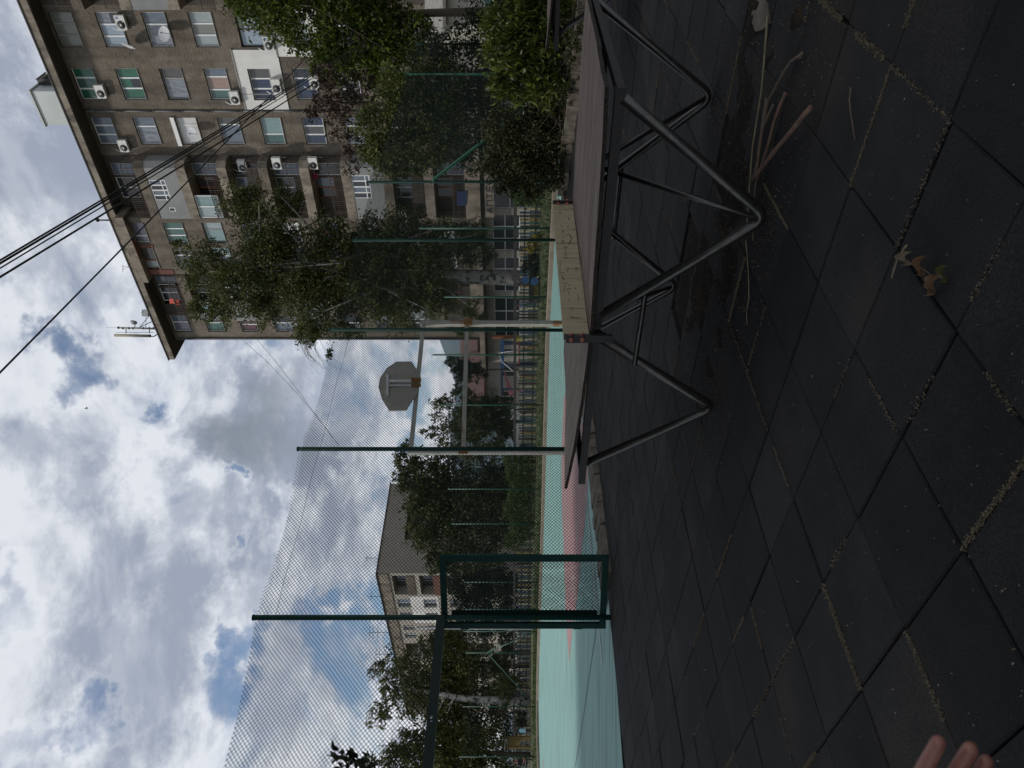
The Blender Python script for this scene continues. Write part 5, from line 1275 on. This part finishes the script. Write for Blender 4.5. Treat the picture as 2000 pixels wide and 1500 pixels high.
# the big trees behind the left shoulder that shade the paving (outside the frame)
rs = np.random.default_rng(41)
def shade_tree(base, cs, n, seed, label):
    make_tree('tree', label, 'tree', base, [((x, y, z), (2.7, 2.4, 1.5)) for x, y, z in cs], n, .50, LF['locust'], M['bark'], .28, [base, base+Vector((.2, .1, 4)), base+Vector((1.0, .2, 9.5))], limbs=20, cr=.42, per=20, seed=seed, shell=.2, asp=.6, lr=.3)
c3_ = [(-16.5+2.6*i+rs.normal()*.4, 7.5+2.6*j+rs.normal()*.3, 12.6+rs.normal()*.4) for i in range(3) for j in range(2)]
c1 = [(-14+3.0*i+rs.normal()*.5, -4.5+3.0*j+rs.normal()*.4, 12.2+rs.normal()*.5) for i in range(3) for j in range(5)]
c2 = [(-5+3.0*i+rs.normal()*.5, -4.5+3.0*j+rs.normal()*.4, 12.6+rs.normal()*.5) for i in range(3) for j in range(5)]
shade_tree(Vector((-11, .5, 0)), c1, 26000, 42, 'tall shade tree standing outside the picture on the left')
shade_tree(Vector((-13.5, 8.5, 0)), c3_, 11000, 44, 'tall shade tree outside the picture on the far left beside the court')
shade_tree(Vector((-4.5, -3.5, 0)), c2, 26000, 43, 'tall shade tree standing behind the viewer')

# ------------------------------------------------------------------ playground
tw = thing('play_tower', 'blue and red climbing tower with a pink slide on the playground', 'play tower', gpt(0, 700, 41))
d = 41.
def pbar(mb, x0, y0, x1, y1, m, r=.04, d0=41., d1=None): mb.tube([PX(x0, y0, d0), PX(x1, y1, d1 or d0)], r, M[m], 6)
mb = MB()
for y in (668, 684, 708, 716, 760): pbar(mb, 978, y, 1042, y, 'pl_blue2', .06)
for y in (672, 712): pbar(mb, 978, y, 1042, y, 'pl_blue2', .06, 43)
mb.build('post', tw)
mb = MB(); mb.bar(PX(981, 664, d), PX(981, 718, d), .35, .10, M['pl_blue'], Z3); mb.bar(PX(1014, 666, d), PX(1014, 716, d), .5, .05, M['pl_red'], Z3); mb.bar(PX(980, 700, d), PX(980, 770, d), .06, .06, M['pl_blue2'], Z3); mb.build('deck', tw)
mb = MB()
for y in np.arange(686, 709, 4.5): pbar(mb, 990, y, 1013, y, 'frame_white', .012, 40.9)
for x in np.arange(990, 1014, 4.5): pbar(mb, x, 686, x, 708, 'frame_white', .012, 40.9)
mb.build('cargo_net', tw)
mb = MB(); sl_ = [PX(982, 718, d), PX(1006, 772, d), PX(994, 772, d)]; mb.prism(sl_, Vector((0, .9, 0)), M['pl_pink']); fix_normals(mb.build('slide', tw))
mb = MB(); pbar(mb, 962, 658, 1002, 658, 'pl_orange', .12); pbar(mb, 1002, 658, 1045, 658, 'pl_orange', .1); mb.build('pillar', tw)
mb = MB(); pbar(mb, 974, 690, 1032, 680, 'frame_white', .022, 39.5); pbar(mb, 980, 706, 1022, 742, 'frame_white', .022, 39.5); pbar(mb, 974, 690, 980, 706, 'frame_white', .022, 39.5)
tag(mb.build('swing_frame', None, True), 'thin white A shaped swing frame before the blue climbing tower', 'swing')
mb = MB(); pts = [PX(1007+12*k/40, 661+4.5*math.cos(k*.62), 40+.12*math.sin(k*.62)) for k in range(41)]; mb.tube(pts, .055, M['pl_yellow'], 8); mb.tube([PX(1006, 661, 40), PX(1045, 661, 40)], .04, M['pl_dark'], 8)
tag(mb.build('spiral_toy', None, True), 'bright yellow spiral toy on a post next to the climbing tower', 'toy')
rk_ = thing('spring_rocker', 'dark beamed rocker with blue round seats and a yellow panel on the lawn', 'spring rocker', gpt(0, 560, 31))
mb = MB(); mb.bar(PX(1037, 536, 31), PX(1037, 590, 31), .09, .09, M['pl_dark'], Z3); mb.bar(PX(1054, 540, 31), PX(1054, 590, 31), .05, .05, M['pl_dark'], Z3); mb.build('beam', rk_)
for x, y in ((1026, 547), (1044, 550)):
    mb = MB(); mb.disc(PX(x, y, 30.9), (0, -1, 0), .17, M['pl_blue'], 16, .05); mb.build('seat', rk_)
mb = MB(); mb.box(PX(1046, 564, 31), (.28, .03, .13), M['pl_yellow2']); mb.build('panel', rk_)
mb = MB(); pbar(mb, 1037, 545, 1060, 545, 'pl_dark', .05, 31); pbar(mb, 1037, 582, 1060, 582, 'pl_dark', .05, 31); mb.build('leg', rk_)
pp = thing('play_house', 'dull yellow wooden play house at the left behind the picket fence', 'play house', gpt(0, 1450, 50))
d = 50.
mb = MB()
for y in (1440, 1460): mb.bar(PX(988, y, d), PX(1036, y, d), .08, .08, M['pl_yellow2'], Vector((0, 1, 0)))
mb.build('post', pp)
mb = MB(); mb.box(PX(1003, 1450, d), (.32, .05, .44), M['pl_yellow2']); mb.build('panel', pp); mb = MB(); mb.box(PX(986, 1451, d), (.50, .5, .03), M['frame_grey']); mb.build('roof', pp)
rb = thing('rocker', 'pale blue animal shaped rocker beside the dull yellow play house', 'rocker', gpt(0, 1428, 45))
mb = MB(); c = PX(1022, 1428, 45); mb.prism([c+Vector((-.1, 0, -.15)), c+Vector((.1, 0, -.15)), c+Vector((.13, 0, .12)), c+Vector((.03, 0, .28)), c+Vector((-.09, 0, .2))], (0, .12, 0), M['pl_lightblue']); fix_normals(mb.build('body', rb)); mb = MB(); mb.tube([c+Vector((0, .06, -.15)), Vector((c.x, c.y+.06, 0))], .07, M['pl_dark'], 8); mb.build('spring', rb)
# white car
cx = PX(1012, 842, 60); car = thing('parked_car', 'white car almost hidden behind the mid green tree and the picket fence', 'car', (cx.x, 60, 0))
mb = MB(); prof = [(-2.05, .35), (-2.1, .75), (-1.95, .92), (-1.1, 1.0), (-.55, 1.42), (.75, 1.45), (1.5, 1.0), (2.05, .92), (2.1, .4)]
mb.prism([(cx.x+x, 59.2, z) for x, z in prof], (0, 1.65, 0), M['car_white']); fix_normals(mb.build('body', car))
mb = MB()
for a in (((-1.0, 1.02), (-.52, 1.36), (.05, 1.38), (.05, 1.02)), ((.13, 1.02), (.13, 1.38), (.72, 1.38), (1.35, 1.02))): mb.prism([(cx.x+x, 59.19, z) for x, z in a], (0, .012, 0), M['car_glass'])
mb.build('window', car)
for x in (-1.3, 1.3):
    mb = MB(); mb.disc((cx.x+x, 59.17, .32), (0, 1, 0), .32, M['tyre'], 18, .2); wh = mb.build('wheel', car, True); mb = MB(); mb.disc((cx.x+x, 59.16, .32), (0, 1, 0), .18, M['wire'], 14, .012); mb.build('rim', wh)

# ------------------------------------------------------------------ people (continuous skinned bodies)
def skinned(name, V, E, R, parent, mats, pick, sub=2, root=0):
    me = bpy.data.meshes.new('skel'); me.from_pydata([tuple(v) for v in V], E, [])
    o = bpy.data.objects.new('skel', me); C.objects.link(o)
    o.modifiers.new('skin', 'SKIN')
    sk = me.skin_vertices[0].data
    for i, r in enumerate(R): sk[i].radius = (r, r); sk[i].use_root = (i == root)
    m2 = o.modifiers.new('sub', 'SUBSURF'); m2.levels = m2.render_levels = sub
    dg = bpy.context.evaluated_depsgraph_get(); ev = o.evaluated_get(dg)
    nm = bpy.data.meshes.new_from_object(ev); nm.name = name
    bpy.data.objects.remove(o)
    nm.materials.clear()
    for m in mats: nm.materials.append(m)
    for p in nm.polygons: p.material_index = pick(p.center); p.use_smooth = True
    n = bpy.data.objects.new(name, nm); C.objects.link(n)
    if parent: n.parent = parent
    return n
def person(label, loc, h, yaw, pose, shirt, trousers, hair=None, group=None):
    t = thing('person', label, 'person', loc, group); t.rotation_euler = (0, 0, yaw)
    s = h/1.72
    J = dict(pel=(0, 0, .93, .13), wai=(0, 0, 1.08, .115), che=(0, .0, 1.28, .145), nk=(0, .0, 1.47, .055), hd=(0, .02, 1.57, .085), top=(0, .01, 1.66, .088))
    for sg, n in ((-1, 'l'), (1, 'r')):
        J.update({n+'sh': (sg*.19, 0, 1.40, .06), n+'el': (sg*.25, .02, 1.13, .042), n+'wr': (sg*.24, .10, .90, .032), n+'ha': (sg*.24, .13, .82, .036),
                  n+'hp': (sg*.10, 0, .88, .09), n+'kn': (sg*.11, .02, .48, .06), n+'an': (sg*.11, -.02, .09, .042), n+'to': (sg*.12, .13, .04, .04)})
    if pose == 'sit':
        for k in J:
            x, y, z, r = J[k]
            if k[1:] in ('kn',): J[k] = (x*1.3, .42, .52, r)
            elif k[1:] in ('an',): J[k] = (x*1.2, .44, .10, r)
            elif k[1:] in ('to',): J[k] = (x*1.2, .60, .05, r)
            elif k[1:] in ('wr',): J[k] = (x*.6, .34, .62, r)
            elif k[1:] in ('ha',): J[k] = (x*.5, .42, .62, r)
            else: J[k] = (x, y+ (z-.9)*.18 if z > .9 else y, z-.40, r)
    K = list(J); idx = {k: i for i, k in enumerate(K)}
    V = [(J[k][0]*s, J[k][1]*s, J[k][2]*s) for k in K]; R = [J[k][3]*s for k in K]
    E = [('pel', 'wai'), ('wai', 'che'), ('che', 'nk'), ('nk', 'hd'), ('hd', 'top')]
    for n in 'lr': E += [('che', n+'sh'), (n+'sh', n+'el'), (n+'el', n+'wr'), (n+'wr', n+'ha'), ('pel', n+'hp'), (n+'hp', n+'kn'), (n+'kn', n+'an'), (n+'an', n+'to')]
    cls = {}
    for k in K:
        b = k[1:] if k[0] in 'lr' and len(k) == 3 else k
        cls[k] = 0 if k in ('hd', 'top', 'nk') or b in ('ha', 'wr') else (1 if k in ('wai', 'che') or b in ('sh', 'el') else 2)
    VV = [Vector(v) for v in V]
    def pick(c): return cls[K[min(range(len(K)), key=lambda i: (VV[i]-c).length - R[i]*.6)]]
    skinned('body', V, [(idx[a], idx[b]) for a, b in E], R, t, [M['skin'], M[shirt], M[trousers]], pick)
    hx, hy, hz, _ = J['top']; mb = MB(); c = Vector((hx*s, (hy-.012)*s, (hz-.01)*s)); mb.mats = [M[hair or 'hair']]
    rings = []
    for i in range(6):
        th_ = math.pi*.56*i/5; rad = .102*s
        i0 = len(mb.v)
        for j in range(12): an = 2*math.pi*j/12; mb.v.append((c.x+rad*math.sin(th_+.02)*math.cos(an)*.95, c.y+rad*math.sin(th_+.02)*math.sin(an)*1.08-.01*s*i/5, c.z+rad*math.cos(th_)))
        rings.append(i0)
    for a, b in zip(rings, rings[1:]):
        for j in range(12): mb.f.append((a+j, a+(j+1) % 12, b+(j+1) % 12, b+j)); mb.m.append(0)
    me = bpy.data.meshes.new('hair'); me.from_pydata(mb.v, [], mb.f); me.materials.append(mb.mats[0]); o = bpy.data.objects.new('hair', me); C.objects.link(o); o.parent = t
    mb2 = [(0, .105*s), (0, 0)]
    return t
person('small child in pink top and red cap behind the picket fence', (-.33, 37.5, .04), .92, 2.6, 'stand', 'cl_pink', 'cl_dark', 'cl_red')
person('child in a blue shirt behind the picket fence right of the white goal post', (3.95, 36.5, .04), .98, 2.8, 'stand', 'cl_blue', 'cl_dark')
person('seated adult in a white shirt below the forked birch trunk', (-22.9, 52.5, .04), 1.72, 2.9, 'sit', 'cl_white', 'cl_dark')
person('crouched adult in dark clothes at the left picture side', (PX(1020, 1491, 40).x, 40, .04), 1.55, -1.9, 'sit', 'cl_dark', 'cl_dark')

# ------------------------------------------------------------------ the reaching hand at the lower left
hp = lambda x, y, d: PX(x, y, d)
hb_ = hp(1640, 1760, .66); th_ = thing('hand', 'bare hand with three spread fingers reaching in at the bottom corner', 'hand', hb_)
V = []; E = []; R = []
def hv(p, r): V.append(tuple(p-hb_)); R.append(r*(.74 if r < .0125 else 1)); return len(V)-1
wrist = hv(hp(1590, 1870, .69), .026); fore = hv(Vector((-.64, .58, .90)), .036); E.append((wrist, fore)); fo2 = hv(Vector((-.74, .44, .86)), .042); E.append((fore, fo2)); fo3 = hv(Vector((-.62, .18, .98)), .046); E.append((fo2, fo3)); fo4 = hv(Vector((-.45, -.14, 1.14)), .055); E.append((fo3, fo4))
palm = hv(hp(1650, 1775, .66), .030); E.append((wrist, palm))
fing = [[(1728, 1648, .632, .0135), (1775, 1565, .612, .0105), (1806, 1500, .592, .0092), (1832, 1452, .575, .0082), (1836, 1444, .570, .0072)],
        [(1752, 1680, .628, .0135), (1822, 1590, .602, .0105), (1860, 1520, .585, .0094), (1894, 1466, .568, .0084), (1899, 1456, .563, .0074)],
        [(1764, 1712, .630, .013), (1850, 1622, .604, .0100), (1893, 1550, .586, .0088), (1925, 1490, .570, .0080), (1929, 1480, .566, .0070)],
        [(1690, 1625, .640, .013), (1722, 1560, .625, .0095), (1742, 1540, .610, .0085), (1752, 1532, .60, .0075)]]
for fg in fing:
    prev = palm
    for x, y, d_, r in fg: i = hv(hp(x, y, d_), r); E.append((prev, i)); prev = i
prev = hv(hp(1640, 1700, .652), .018); E.append((palm, prev))
for x, y, d_, r in ((1625, 1640, .63, .014), (1640, 1585, .61, .011), (1655, 1560, .60, .009)): i = hv(hp(x, y, d_), r); E.append((prev, i)); prev = i
skinned('skin', V, E, R, th_, [M['skin']], lambda c: 0, 3, palm)
for fg in fing[:3]:
    tip_ = hp(*fg[4][:3]); kn = hp(*fg[2][:3]); dr = (tip_-kn).normalized(); nn = Vector((-.3, .8, -.9)); nn = (nn - dr*nn.dot(dr)).normalized(); sd = dr.cross(nn)
    mb = MB(); c = tip_-dr*.006+nn*.0046; row = []
    for i in range(5):
        q = -1+.5*i; row.append([c+dr*(-.006+.0105*k)+sd*q*.0034*(1-.12*k)+nn*(-.0018*q*q-.0012*k) for k in (0, .5, 1)])
    for i in range(4):
        for k in range(2): mb.face([row[i][k], row[i+1][k], row[i+1][k+1], row[i][k+1]], M['nail'])
    mb.build('nail', th_, True)
